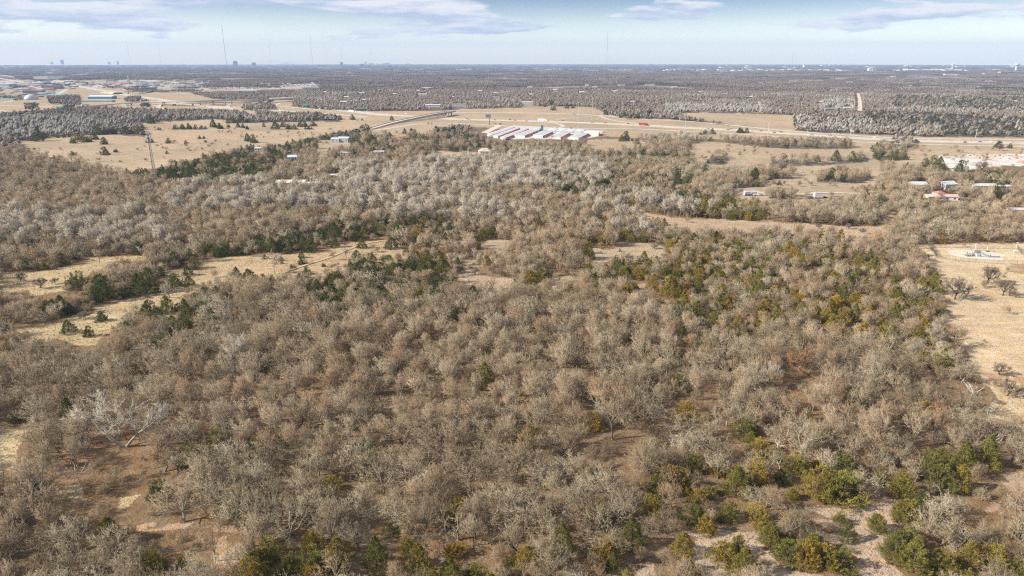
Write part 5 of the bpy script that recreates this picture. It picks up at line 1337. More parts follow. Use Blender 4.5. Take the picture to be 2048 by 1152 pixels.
# motor coach, car, box trailer, blue pickup on the gravel track
x, y = at(1502, 391.2); t = empty("motorhome", (x, y, 0), -.03, "white and black motorhome parked on the gravel track", "motorhome")
MB().box(0, 0, .5, 11, 2.5, 2.9).build("body", CARP[0], t); MB().box(-.2, 0, 3.4, 9.6, 2.1, .25).build("roof", ROOF_W, t)
MB().box(-2.6, -1.3, .52, 5.4, .08, 1.1).build("dark_skirt", DKSTEEL, t)
for k, a in enumerate((-4.4, -3.0, -1.6, 1.6, 3.2)): MB().box(a, -1.28, 2.0, 1.0, .1, .8).build("window", GLASSY, t)
MB().box(.2, -1.28, .6, .8, .1, 2.1).build("door", GLASSY, t); wheels(t, (-4, 3.2), 2.4, .5)
x, y = at(1529, 391); car(x, y, -.03, CARP[0], "white pickup parked right of the motorhome", None, kind="pickup")
x, y = at(1636, 396.5); t = empty("box_trailer", (x, y, 0), .02, "tall white box trailer standing beside the gravel track", "trailer")
MB().box(0, 0, .8, 6.6, 2.6, 3.6).build("body", WHITE, t); MB().box(0, 0, 4.4, 6.8, 2.8, .15).build("roof", ROOF_W, t); MB().box(4.3, 0, .6, 2, .2, .2).build("drawbar", DKSTEEL, t); wheels(t, (-1.6, 1.2), 2.4, .5)
x, y = at(1619, 397); car(x, y, .3, CARP[5], "blue pickup left of the tall white box trailer", None, kind="pickup")
x, y = at(1649, 396.5); car(x, y, .1, CARP[2], "black car half hidden behind the white box trailer", None, kind="parked")
for a, b, c, w in ((1925, 401, 4, "grey car parked right of the pink-roofed house"), (1937, 402.5, 2, "black car parked in the yard of the red-roofed house"), (1947, 404, 2, "second black car in the yard of the red-roofed house"), (1885, 402.5, 0, "white car in front of the small red-roofed house"),
                   (990, 247.3, 4, "grey car parked beside the billboard"), (1001, 248.3, 2, "dark car parked right of the billboard"), (1112, 256.3, 0, "white car by the storage office tower"), (1142, 257, 2, "dark car behind the back storage row"), (776, 309, 0, "white car by the mobile home in the woods")):
    x, y = at(a, b); car(x, y, float(g2.uniform(-.5, .5)), CARP[c], w, None, kind="parked")
KEEP_OFF.extend([(*at(1502, 391), 8), (*at(1636, 396), 7)]); EXTRA_OPEN.append([(1486, 381), (1538, 383), (1538, 391), (1486, 391)]); EXTRA_OPEN.append([(1612, 384), (1655, 384), (1655, 397), (1612, 398)]); see(1884, 398, 1950, 403)
# ------------------------------------------------------------------ fenced well pad
WIRE = P_("chain_link_wire", (.22, .21, .20), var=.1)
def fence(pts, label, hgt=2.1, step=3.2, net=.34, mat=WIRE):
    P = [np.array(at(*p)) for p in pts]; O = P[0]
    t = empty("chain_link_fence", (O[0], O[1], 0), 0, label, "fence"); net_m = MB(); k = 0
    for a, b in zip(P[:-1], P[1:]):
        L = np.linalg.norm(b - a); n = max(1, int(round(L / step)))
        for i in range(n + (b is P[-1])):
            q = a + (b - a) * i / n - O
            MB().bar((*q, 0), (*q, hgt + .1), .05, .05, 5).build("post", DKSTEEL, t)
        m = int(L / net)
        for i in range(m):
            q = a + (b - a) * i / m - O; r = a + (b - a) * min(i + hgt / net, m) / m - O; hh_ = hgt * min(1, (m - i) * net / hgt)
            net_m.bar((*q, .05), (*r, .05 + hh_), .014, .014, 3); net_m.bar((*q, hgt), (*r, hgt - hh_), .014, .014, 3)
        for z in (.08, hgt): net_m.bar((*(a - O), z), (*(b - O), z), .03, .03, 4)
    o = net_m.build("chain_mesh", mat, t); o['kind'] = 'stuff'; return t
fence([(1855, 488), (1861, 497), (1868, 506), (1874, 515)], "dark slatted end of the pad fence beside the woods", net=.12, mat=DKSTEEL)
fence([(1874, 515), (1890, 518.2), (1911, 521), (1952, 525), (1985, 527), (2008, 528.2), (2060, 529)], "near side of the chain-link fence round the gravel pad")
fence([(1861, 496), (1900, 495.4), (1950, 496.5), (2000, 496.8), (2034, 497.2), (2043, 508), (2060, 516)], "far side of the chain-link fence against the woods", net=.2)
def pt(px, py): return at(px, py)
x, y = pt(1941, 511.5); t = empty("pump_skid", (x, y, 0), .05, "cluster of blue-grey pumps and pipework on the gravel pad", "pump skid")
MB().box(0, 0, .05, 5.4, 3.0, .3).build("skid_base", DKSTEEL, t)
for k in range(4):
    m = MB(); m.bar((-1.9 + k * 1.25, -.8, .4), (-1.9 + k * 1.25, .9, .4), .25, .25, 8); m.bar((-1.9 + k * 1.25, .2, .4), (-1.9 + k * 1.25, .2, 2.2 - .3 * (k % 2)), .22, .22, 8); m.build("pump", (P_("pump_blue", (.15, .20, .26)), P_("pump_ochre", (.45, .36, .14)), STEEL, DKSTEEL)[k], t)
MB().bar((-2.5, -.9, 1.2), (2.6, -.9, 1.2), .12, .12, 8).build("pipe", STEEL, t); MB().bar((-2.5, .9, .9), (2.6, .9, .9), .12, .12, 8).build("pipe", WHITE, t)
x, y = pt(1955, 512.8); t = empty("control_cabinet", (x, y, 0), .05, "small white control cabinet right of the pumps", "cabinet"); MB().box(0, 0, 0, 1.7, 1.2, 1.2).build("box", WHITE, t); MB().box(0, 0, 1.2, 1.9, 1.4, .1).build("lid", ROOF_W, t)
x, y = pt(1955, 506.5); t = empty("solar_panel", (x, y, 0), .05, "dark blue solar panel rack behind the control cabinet", "solar panel")
MB().add([(-1.8, -.7, .6), (1.8, -.7, .6), (1.8, .7, 1.6), (-1.8, .7, 1.6), (-1.8, -.7, .5), (1.8, -.7, .5), (1.8, .7, 1.5), (-1.8, .7, 1.5)], [(0, 1, 2, 3), (7, 6, 5, 4), (0, 4, 5, 1), (2, 6, 7, 3), (1, 5, 6, 2), (0, 3, 7, 4)]).build("panel", P_("pump_blue", (.15, .20, .26)), t)
for s in (-1.4, 1.4): MB().bar((s, 0, 0), (s, 0, 1.05), .06, .06, 5).build("post", STEEL, t)
x, y = pt(1969, 513.5); t = empty("pipe_launcher", (x, y, 0), -.5, "sloping blue-grey pipe launcher in the middle of the pad", "pipework")
MB().bar((-2.0, 0, 1.9), (2.2, 0, .5), .35, .3, 10).build("barrel", P_("pipe_grey_blue", (.22, .28, .36)), t)
for a, h in ((-1.6, 1.7), (1.5, .6)): MB().box(a, 0, 0, .25, .8, h).build("support", STEEL, t)
x, y = pt(1990, 514.8); t = empty("pipe_header", (x, y, 0), -.02, "long low dark pipe header at the right end of the pad", "pipework")
MB().bar((-2.4, 0, .5), (2.6, 0, .5), .28, .28, 10).build("pipe", P_("pipe_grey_blue", (.22, .28, .36)), t)
for a in (-2, -.6, .9, 2.2): MB().bar((a, 0, 0), (a, 0, 1.1), .1, .1, 6).build("valve", P_("pump_ochre", (.45, .36, .14)), t)
for k, (a, b) in enumerate(((1976, 514.4), (1980, 514.6), (1960, 512.9))):
    x, y = pt(a, b); t = empty("valve_stand", (x, y, 0), 0, ["left one of two small valves beside the launcher", "right one of two small valves beside the launcher", "single small valve right of the control cabinet"][k], "valve")
    MB().bar((0, 0, 0), (0, 0, .9), .14, .14, 6).build("stem", DKSTEEL, t); MB().bar((0, -.05, 1.0), (0, .05, 1.0), .32, .32, 12).build("wheel", P_("pump_blue", (.15, .20, .26)), t)
def lamp(px, py, top, label):
    x, y = at(px, py); h = ztop(x, y, top); t = empty("pad_light_pole", (x, y, 0), 0, label, "light pole")
    MB().bar((0, 0, 0), (0, 0, h), .13, .09, 6).build("pole", WHITE, t); MB().box(0, -.3, h - .1, .9, .7, .22).build("lamp_head", WHITE, t); MB().box(0, 0, h * .62, .5, .4, .7).build("junction_box", WHITE, t)
lamp(1949.5, 501, 487.5, "white light pole behind the pumps on the pad"); lamp(2030, 506, 485.5, "white light pole at the right end of the pad"); lamp(1974, 503, 494, "short white pole at the back of the pad")
x, y = pt(2028.5, 506.5); t = empty("meter_box", (x, y, 0), 0, "white meter box at the foot of the right light pole", "meter box"); MB().box(0, 0, .4, .9, .6, 1.2).build("box", WHITE, t); MB().box(0, 0, 0, .3, .3, .4).build("stand", STEEL, t)
x, y = pt(1975, 503.6); t = empty("spool", (x, y, 0), 0, "dark low valve block at the back of the pad", "valve block"); MB().box(0, 0, 0, 1.5, .8, .5).build("base", DKSTEEL, t); MB().bar((-.5, 0, .6), (.5, 0, .6), .18, .18, 8).build("pipe", DKSTEEL, t)
# ------------------------------------------------------------------ plant everything
T = {k: [] for k in ('kind', 'x', 'y', 's', 'rot', 'px', 'py', 'pin')}
def plant(kind, x, y, s, rot, pin=0):
    T['kind'].append(kind); T['x'].append(x); T['y'].append(y); T['s'].append(s); T['rot'].append(rot); T['pin'].append(pin)
HERO = set('1374,848,38 1489,880,38 317,1006,38 662,998,44 1304,1036,42 784,1076,32 912,640,24 1608,765,62 1230,898,86 228,916,112 1519,1056,45 1643,1004,55 1696,1019,58'.split())
EXPL = []
def explicit(items, kind, width_m, big=(.35, 2.2)):
    for it in items:
        a, b, w = (float(v) for v in it.split(','))
        x, y = at(a, b - 1)
        sc = w / scale_at(a, b) / width_m
        sc = min(max(sc, big[0]), big[1])
        if it in HERO and kind != 'white_sycamore': sc *= 1.15
        y += width_m * sc * .35
        kd_ = 'dark_cedar' if kind == 'red_cedar' and ((a < 900 and b < 960 and rng.random() < .85) or b < 430) else kind
        if b < 300 and kind == 'red_cedar':
            sc *= rng.uniform(.7, 1.25)
            for _ in range(int(rng.integers(0, 3))): plant(kd_, x + rng.uniform(-9, 9), y + rng.uniform(-9, 9), sc * rng.uniform(.3, .95), rng.uniform(0, 6.28))
        plant(kd_, x, y, sc, rng.uniform(0, 6.28), 1)
        EXPL.append((x, y, width_m * sc * .5, it in HERO))
explicit(CEDARS, 'red_cedar', 5.4)
explicit(BUSHES, 'red_cedar', 5.0, (.12, .8))
explicit(OAKS, 'pasture_oak', 9.0, (.3, 1.4))
explicit(RUST, 'rust_leaved_oak', 8.2, (.5, 1.3))
explicit(["1230,898,86", "420,1140,70", "1105,1010,50", "1835,905,60", "1130,760,50", "1190,760,44", "945,1105,56", "1650,960,50"], 'bare_elm', 7.0, (.5, 1.7))
explicit(['1955,800,50', '1985,835,44', '150,985,56', '1345,905,30', '1560,905,34', '1990,905,50', '620,860,30', '480,700,30'], 'dead_tree', 7.5, (.4, 1.5))
explicit(["228,916,112"], 'white_sycamore', 13.5, (.8, 1.2))
EX = np.array(EXPL)
def clear_of_explicit(P, slack=0.9):
    ok = np.ones(len(P), bool)
    d0 = np.hypot(P[:, 0], P[:, 1])
    for x, y, r, _h in EX:
        m = (np.abs(P[:, 0] - x) < r + 3) & (np.abs(P[:, 1] - y) < r + 3)
        if m.any():
            i = np.where(m)[0]
            ok[i] &= (P[i, 0] - x) ** 2 + (P[i, 1] - y) ** 2 > (r * slack + 0.8) ** 2
    return ok
# trees may not stand right in front of a traced cedar either
def not_hiding_explicit(P, h):
    px, py, _ = proj(P[:, 0], P[:, 1], h * .6)
    ok = np.ones(len(P), bool)
    exx, eyy, exd = proj(EX[:, 0], EX[:, 1], 2.5)
    dP = np.hypot(P[:, 0], P[:, 1])
    for k in range(len(EX)):
        wpx = EX[k, 2] * F_PX / exd[k] * (1.45 if EX[k, 3] else 1.0)
        m = (np.abs(px - exx[k]) < wpx * .8) & (py - eyy[k] < wpx * (1.25 if EX[k, 3] else .8)) & (py - eyy[k] > -wpx * .5) & (P[:, 1] < EX[k, 1] + 1)
        ok &= ~m
    return ok
THINNED = [(.4, [(640,900),(1010,895),(1010,1015),(640,1025)]), (.45, [(1240,835),(1340,860),(1340,915),(1250,905)]), (.5, [(530,760),(640,780),(640,835),(530,825)]), (.5, [(1050,950),(1130,960),(1130,1050),(1050,1050)]), (.4, [(20,900),(260,960),(260,1080),(20,1060)]), (.4, [(1780,740),(1990,770),(1980,860),(1800,820)]), (.45,[(860,760),(980,770),(980,820),(860,810)])]
# near and middle woods
P = jgrid(60, 720, 4.75, 0.92, 11)
px, py, _ = proj(P[:, 0], P[:, 1], 0.0)
gap = vnoise(P[:, 0], P[:, 1], 26, 91)
P = P[(gap > 0.27) | (rng.random(len(P)) < .45)]
px, py, _ = proj(P[:, 0], P[:, 1], 0.0)
ok = (standing_room(P, 6.2) | ((px < 840) & (py > 480) & (py < 660) & (rng.random(len(P)) < .05))) & (rng.random(len(P)) > zone_prob(px, py, THINNED)) & clear_of_explicit(P) & (not_hiding_explicit(P, 7.5) | (rng.random(len(P)) < .04))
P = P[ok]; px, py, _ = proj(P[:, 0], P[:, 1], 3.0)
pc = zone_prob(px, py, CEDAR); pp = zone_prob(px, py, PALE)
species = vnoise(P[:, 0], P[:, 1], 45, 41); pp = pp * np.clip((vnoise(P[:, 0], P[:, 1], 38, 43) - .30) * 3.2, .1, 1.0)
dist = np.hypot(P[:, 0], P[:, 1])
for i in range(len(P)):
    u = rng.random()
    if u < pc[i]: k, s = 'red_cedar', rng.uniform(.55, 1.25)
    elif rng.random() < pp[i]: k, s = 'cottonwood', rng.uniform(.62, 1.02)
    elif species[i] + rng.normal() * .13 > .56: k, s = 'bare_elm', rng.uniform(.5, 1.15)
    elif rng.random() < .012: k, s = 'rust_leaved_oak', rng.uniform(.5, .9)
    else: k, s = 'post_oak', .5 + .75 * rng.random() ** .8
    if pc[i] > .2 and k != 'red_cedar': s *= .84
    if k == 'red_cedar' and (px[i] < 900 + rng.normal() * 120 and py[i] < 960): k = 'dark_cedar'
    if dist[i] > 330 and k != 'rust_leaved_oak':
        k = {'red_cedar': 'red_cedar' if dist[i] < 520 else 'cedar_mid', 'dark_cedar': 'dark_cedar' if dist[i] < 420 else 'cedar_mid', 'cottonwood': 'cotton_mid', 'bare_elm': 'elm_mid', 'post_oak': 'oak_mid'}[k]
    plant(k, P[i, 0], P[i, 1], s, rng.uniform(0, 6.28))
# undergrowth
P = jgrid(60, 640, 4.4, .62, 12)
px, py, _ = proj(P[:, 0], P[:, 1], 0.0)
ok = (standing_room(P, 2.0) | (rng.random(len(P)) < .035)) & clear_of_explicit(P, 1.2)
P = P[ok]
for i in range(len(P)):
    plant('brush_thicket', P[i, 0], P[i, 1], rng.uniform(.4, 1.35), rng.uniform(0, 6.28))
# scrub dotted over the farther fields
P = jgrid(560, 1250, 15, .5, 31); px, py, _ = proj(P[:, 0], P[:, 1], 0.0)
P = P[~standing_room(P, 1.0) & (vnoise(P[:, 0], P[:, 1], 70, 33) > .52) & ~in_poly(px, py, CORRIDOR[0])]
ok = np.ones(len(P), bool)
for L_, hw in ROAD_LINES:
    for q in L_: ok &= (P[:, 0] - q[0]) ** 2 + (P[:, 1] - q[1]) ** 2 > (hw + 4) ** 2
for (x, y, rr) in KEEP_OFF: ok &= (P[:, 0] - x) ** 2 + (P[:, 1] - y) ** 2 > rr * rr
for q in P[ok]: plant('brush_thicket', q[0], q[1], rng.uniform(.3, 1.5), rng.uniform(0, 6.28))
# middle distance
P = jgrid(720, 2500, 8.3, .88, 13)
gap = vnoise(P[:, 0], P[:, 1], 90, 93, 4)
fx, fy, _ = proj(P[:, 0], P[:, 1], 0.0); P = P[((gap > 0.36) | (rng.random(len(P)) < .45)) & (rng.random(len(P)) > .75 * in_poly(fx, fy, TOWN))]
ok = standing_room(P, 7.5) & clear_of_explicit(P) & (not_hiding_explicit(P, 7.0) | (rng.random(len(P)) < .3))
P = P[ok]; px, py, _ = proj(P[:, 0], P[:, 1], 3.0)
pc = zone_prob(px, py, CEDAR); pp = zone_prob(px, py, PALE)
pat = vnoise(P[:, 0], P[:, 1], 130, 61, 3)
dist = np.hypot(P[:, 0], P[:, 1])
for i in range(len(P)):
    if rng.random() < max(pc[i], .45 * (pat[i] > .62)): k, s = 'cedar', rng.uniform(.7, 1.15)
    elif rng.random() < max(pp[i], .3 * (pat[i] < .34)): k, s = 'cotton', rng.uniform(.6, .95)
    else: k, s = 'oak', rng.uniform(.75, 1.2)
    k += '_mid' if dist[i] < 1000 else '_far'
    if k == 'oak_mid' and rng.random() < .4: k = 'elm_mid'
    if k.endswith('far') and k[0] in 'o': s *= 1.0
    plant(k, P[i, 0], P[i, 1], s, rng.uniform(0, 6.28))
# far woodland patches
for (r0, r1, sp, sc, sd) in ((2500, 6000, 54, 1.0, 14), (6000, 15000, 95, 1.75, 15)):
    P = jgrid(r0, r1, sp, .93, sd)
    ok = standing_room(P, 7.0); P = P[ok]
    op = vnoise(P[:, 0], P[:, 1], 420, 71, 4)
    fx, fy, _ = proj(P[:, 0], P[:, 1], 0.0); thin = zone_prob(fx, fy, [(.8, q) for q in FAR_THIN] + [(.72, TOWN)])
    P = P[(op > .42) & (rng.random(len(P)) > thin)]
    u = vnoise(P[:, 0], P[:, 1], 300, 72, 4); u2 = vnoise(P[:, 0], P[:, 1], 260, 79, 4)
    for i in range(len(P)):
        plant('far_patch_cedar' if u[i] > .60 and rng.random() < .6 else 'far_patch_pale' if u2[i] > .62 and rng.random() < .7 else 'far_patch', P[i, 0], P[i, 1], sc, rng.integers(0, 4) * pi / 2 + rng.uniform(-.3, .3))

kinds = np.array(T['kind']); TX = np.array(T['x']); TY = np.array(T['y']); TS = np.array(T['s']); TR = np.array(T['rot']); PIN = np.array(T['pin'])
tpx, tpy, tdep = proj(TX, TY, 3.0)
inview = (tpx > 4) & (tpx < 2044) & (tpy > 4) & (tpy < 1150) & (TY > 0)
near_scale = F_PX / tdep * TS

# ------------------------------------------------------------------ labels: what, and where by things one can find
LANDMARKS = [  # photo x, y, words
 (228, 870, "the white-topped sycamore"), (1375, 830, "the lone golden cedar"), (317, 980, "the lower left lone cedar"),
 (662, 980, "the lower middle lone cedar"), (1700, 1060, "the lower right grass path"), (1450, 1080, "the small bottom grass opening"),
 (560, 1130, "the bottom edge cedar thicket"), (830, 1110, "the bottom yellow-green cedar"), (1608, 735, "the rust-leaved oak"),
 (1940, 690, "the tan pasture edge"), (1935, 590, "the three pasture oaks"), (1950, 510, "the fenced gravel pad"),
 (1950, 960, "the lower right cedar clump"), (20, 890, "the left edge yellow meadow"), (350, 1055, "the red dirt track at lower left"),
 (140, 655, "the yellow glade at the left"), (230, 585, "the left meadow's dark cedars"), (640, 515, "the tracked tan clearing"),
 (1240, 500, "the small central right clearing"), (1120, 560, "the oak savanna strip"), (1500, 450, "the long tan meadow"),
 (1230, 890, "the big pale bare tree"), (1000, 800, "the brown oak woods at centre"), (760, 690, "the grey woods left of centre"),
 (1320, 590, "the dark mid-right cedars"), (1780, 640, "the golden cedars by the pasture"), (480, 780, "the woods above the lower left cedar"),
 (1750, 850, "the woods below the pasture"), (1100, 980, "the open floor of the bottom woods"), (900, 950, "the red-floored oak grove"), (60, 1090, "the bottom left corner"),
 (300, 270, "the cell tower field"), (560, 260, "the far left cedar row"), (1640, 330, "the far right meadow"), (1850, 330, "the pale dirt lot"),
 (1200, 385, "the pale cottonwood belt"), (420, 510, "the cedars at the path head"), (840, 470, "the cedar band above the clearing"), (1550, 640, "the mixed cedar slope at right")]
LX = np.array([l[0] for l in LANDMARKS], float); LY = np.array([l[1] for l in LANDMARKS], float)
_O = "first second third fourth fifth sixth seventh eighth ninth".split()
ORD = ["", "second ", "third ", "fourth ", "fifth ", "sixth ", "seventh ", "eighth ", "ninth ", "tenth ", "eleventh ", "twelfth ", "thirteenth ", "fourteenth ", "fifteenth ", "sixteenth ", "seventeenth ", "eighteenth ", "nineteenth ", "twentieth "] + ["twenty-" + q + " " for q in _O] + ["thirtieth "] + ["thirty-" + q + " " for q in _O]
used = {}
def where(px_, py_, noun):
    d = ((LX - px_)) ** 2 + ((LY - py_) * 1.5) ** 2
    k = int(np.argmin(d))
    dx, dy = px_ - LX[k], (py_ - LY[k]) * 1.5
    if abs(dx) > abs(dy): rel = "right of" if dx > 0 else "left of"
    else: rel = "below" if dy > 0 else "above"
    key = (noun, k, rel)
    used.setdefault(key, []).append(1)
    n = len(used[key])
    return k, rel, n, key
DESC = {'post_oak': (["small gnarled grey oak", "rounded bare grey oak", "broad bare grey oak"], "oak", "leafless oaks of the near woods"),
        'bare_elm': (["slim bare tan tree", "upswept bare tan tree", "tall bare tan tree"], "bare tree", "upswept bare trees of the near woods"),
        'cottonwood': (["young pale bare tree", "pale bare cottonwood", "tall pale bare cottonwood"], "cottonwood", "pale cottonwoods"),
        'red_cedar': (["small bushy olive cedar", "dense olive cedar", "large spreading olive cedar"], "cedar", "cedars among the bare woods"),
        'dark_cedar': (["small dark green cedar", "dense dark green cedar", "large dark green cedar"], "cedar", "dark cedars of the left and far woods"),
        'brush_thicket': (["low brown thicket", "low brown thicket", "wide brown thicket"], "brush thicket", "brown thickets under the trees"),
        'pasture_oak': (["small dark bare oak", "spreading dark bare oak", "broad dark bare oak"], "oak", "dark bare oaks standing in the open"),
        'dead_tree': (["small bleached dead tree", "bleached dead tree", "large bleached dead tree"], "dead tree", None),
        'rust_leaved_oak': (["small oak holding rust leaves", "oak holding rust leaves", "broad oak holding rust leaves"], "oak", "oaks that kept rust leaves"),
        'white_sycamore': (["tall forked sycamore with brilliant white upper twigs"] * 3, "sycamore", None)}
LIMIT = {'post_oak': 290, 'bare_elm': 240, 'cottonwood': 110, 'red_cedar': 300, 'dark_cedar': 290, 'brush_thicket': 110, 'rust_leaved_oak': 60, 'pasture_oak': 60, 'dead_tree': 20, 'white_sycamore': 2}
single = np.zeros(len(kinds), bool)
for kd, lim in LIMIT.items():
    c = np.where((kinds == kd) & inview)[0]
    if kd == 'brush_thicket':      # only those in the open or near the camera show
        opn = standing_room(np.stack([TX[c], TY[c]], 1), 1.0)
        c = np.concatenate([c[~opn], c[opn][np.argsort(-near_scale[c[opn]])]])
    else:
        c = c[np.argsort(-(near_scale[c] + PIN[c] * .8))]
    single[c[:lim]] = True
order = np.where(single)[0]
# number them outward from their landmark
dd = np.min((LX[None, :] - tpx[order][:, None]) ** 2 + ((LY[None, :] - tpy[order][:, None]) * 1.5) ** 2, axis=1)
order = order[np.argsort(dd)]
pend = []
for i in order:
    kd = kinds[i]; vs = variants[kd]
    v = vs[int(rng.integers(0, len(vs)))]
    if kd == 'brush_thicket':
        r = mobj(kd, v[3], None, (float(TX[i]), float(TY[i]), 0.0)); r.rotation_euler = (0, 0, float(TR[i]))
    else:
        r = empty(kd, (float(TX[i]), float(TY[i]), 0.0), float(TR[i]))
    s = float(TS[i]); r.scale = (s * rng.uniform(.85, 1.2), s * rng.uniform(.85, 1.2), s * rng.uniform(.85, 1.15))
    if kd == 'white_sycamore': r.scale = (s * 1.25, s * 1.15, s * .86)
    descs, noun, grp = DESC[kd]
    lo, hi_ = (.62, .95)
    d_ = descs[0 if s < lo else 1 if s < hi_ else 2]
    k, rel, n, key = where(tpx[i], tpy[i], d_)
    pend.append((r, d_, k, rel, n, key))
    r['category'] = noun
    if grp: r['group'] = grp
    if kd == 'brush_thicket':
        continue
    else:
        mobj("trunk", v[0], r); mobj("crown", v[1], r)
    if v[2] is not None: mobj("leaves", v[2], r)
for r, d_, k, rel, n, key in pend:
    if r.name.startswith('white_sycamore'):
        r['label'] = "tall forked sycamore with brilliant white upper twigs above dark trunks"; continue
    num = ORD[n - 1] if n <= len(ORD) else ""
    tot = len(used[key])
    if tot == 1: r['label'] = f"{d_} {rel} {LANDMARKS[k][2]}"
    elif n == 1: r['label'] = f"nearest {d_} {rel} {LANDMARKS[k][2]}"
    elif n <= len(ORD): r['label'] = f"{num}{d_} {rel} {LANDMARKS[k][2]}"
    else: r['label'] = f"{d_} farther {rel} {LANDMARKS[k][2]}"

# labels for the many small far buildings
FARLM = [(979, 240, "the billboard"), (1085, 255, "the storage office tower"), (1184, 240, "the pair of tall lamp masts"), (1359, 250, "the mast by the cedar screen"), (1600, 270, "the pale tree belt by the highway"), (1800, 282, "the thicket reaching the highway"), (2001, 290, "the lone cedar by the right highway"), (450, 208, "the flyover"), (340, 203, "the brown mound"), (190, 212, "the left interchange's dark trees"), (62, 184, "the dark office row"), (232, 167, "the red-roofed shopping centre"), (0, 172, "the left edge store"), (200, 181, "the upper left highway"), (110, 192, "the teal-roofed showroom"), (340, 172, "the beige store of the left town"), (380, 170, "the tan hotel"), (460, 176, "the left town's apartment row"), (550, 166, "the upper end of the subdivision"), (610, 170, "the right end of the subdivision"), (490, 130, "the twin blue towers"),
 (124, 126, "the lone far left tower"), (30, 135, "the top left corner of the land"), (130, 145, "the long cream warehouse"), (350, 136, "the tallest radio mast"), (640, 136, "the boxy horizon tower"), (730, 139, "the city centre towers"), (840, 138, "the white block on the middle horizon"),
 (727, 202, "the lower green gantry"), (850, 190, "the white church roof in the woods"), (905, 212, "the overpass bridge"), (1054, 208, "the dark-roofed houses by the highway"), (1216, 134, "the tall right-hand mast"), (1300, 200, "the grey roof above the pale belt"), (1400, 140, "the bright right-hand strip"),
 (1608, 134, "the white block above the strip"), (1717, 185, "the straight pale street"), (1748, 138, "the tan grain silos"), (1830, 150, "the long low white roof"), (1904, 134, "the slimmer water tower"), (2015, 146, "the orange brick school"), (1150, 180, "the open woods at centre"), (1480, 190, "the woods left of the straight street"), (1900, 190, "the far right woods"), (980, 140, "the pale strip at centre"), (2030, 205, "the right edge of the far woods")]
FD = {"APT": "pale apartment block", "SUB": "gabled pale house", "FARH": None, "STRIP": None, "TOWN": "town shop", "CARX": "small car"}
fl = {}
for o in list(COL.objects):
    c = o.get('label')
    if c in FD:
        a, b, _ = proj(o.location.x, o.location.y, 2.0); a, b = float(a), float(b)
        ws = [h for h in COL.objects if False]
        d = [(lx - a) ** 2 + ((ly - b) * 3) ** 2 for lx, ly, _ in FARLM]; k = int(np.argmin(d)); dx, dy = a - FARLM[k][0], (b - FARLM[k][1]) * 3
        rel = ("right of" if dx > 0 else "left of") if abs(dx) > abs(dy) else ("below" if dy > 0 else "above")
        noun = FD[c] or ("small house" if c == "FARH" else "pale warehouse")
        fl.setdefault((noun, k, rel), []).append((d[k], o))
for (noun, k, rel), L_ in fl.items():
    L_.sort(key=lambda q: q[0])
    for n_, (_, o) in enumerate(L_):
        num = ("" if len(L_) == 1 else "nearest ") if n_ == 0 else (ORD[n_] if n_ < len(ORD) else "far ")
        o['label'] = f"{num}{noun} {rel} {FARLM[k][2]}"

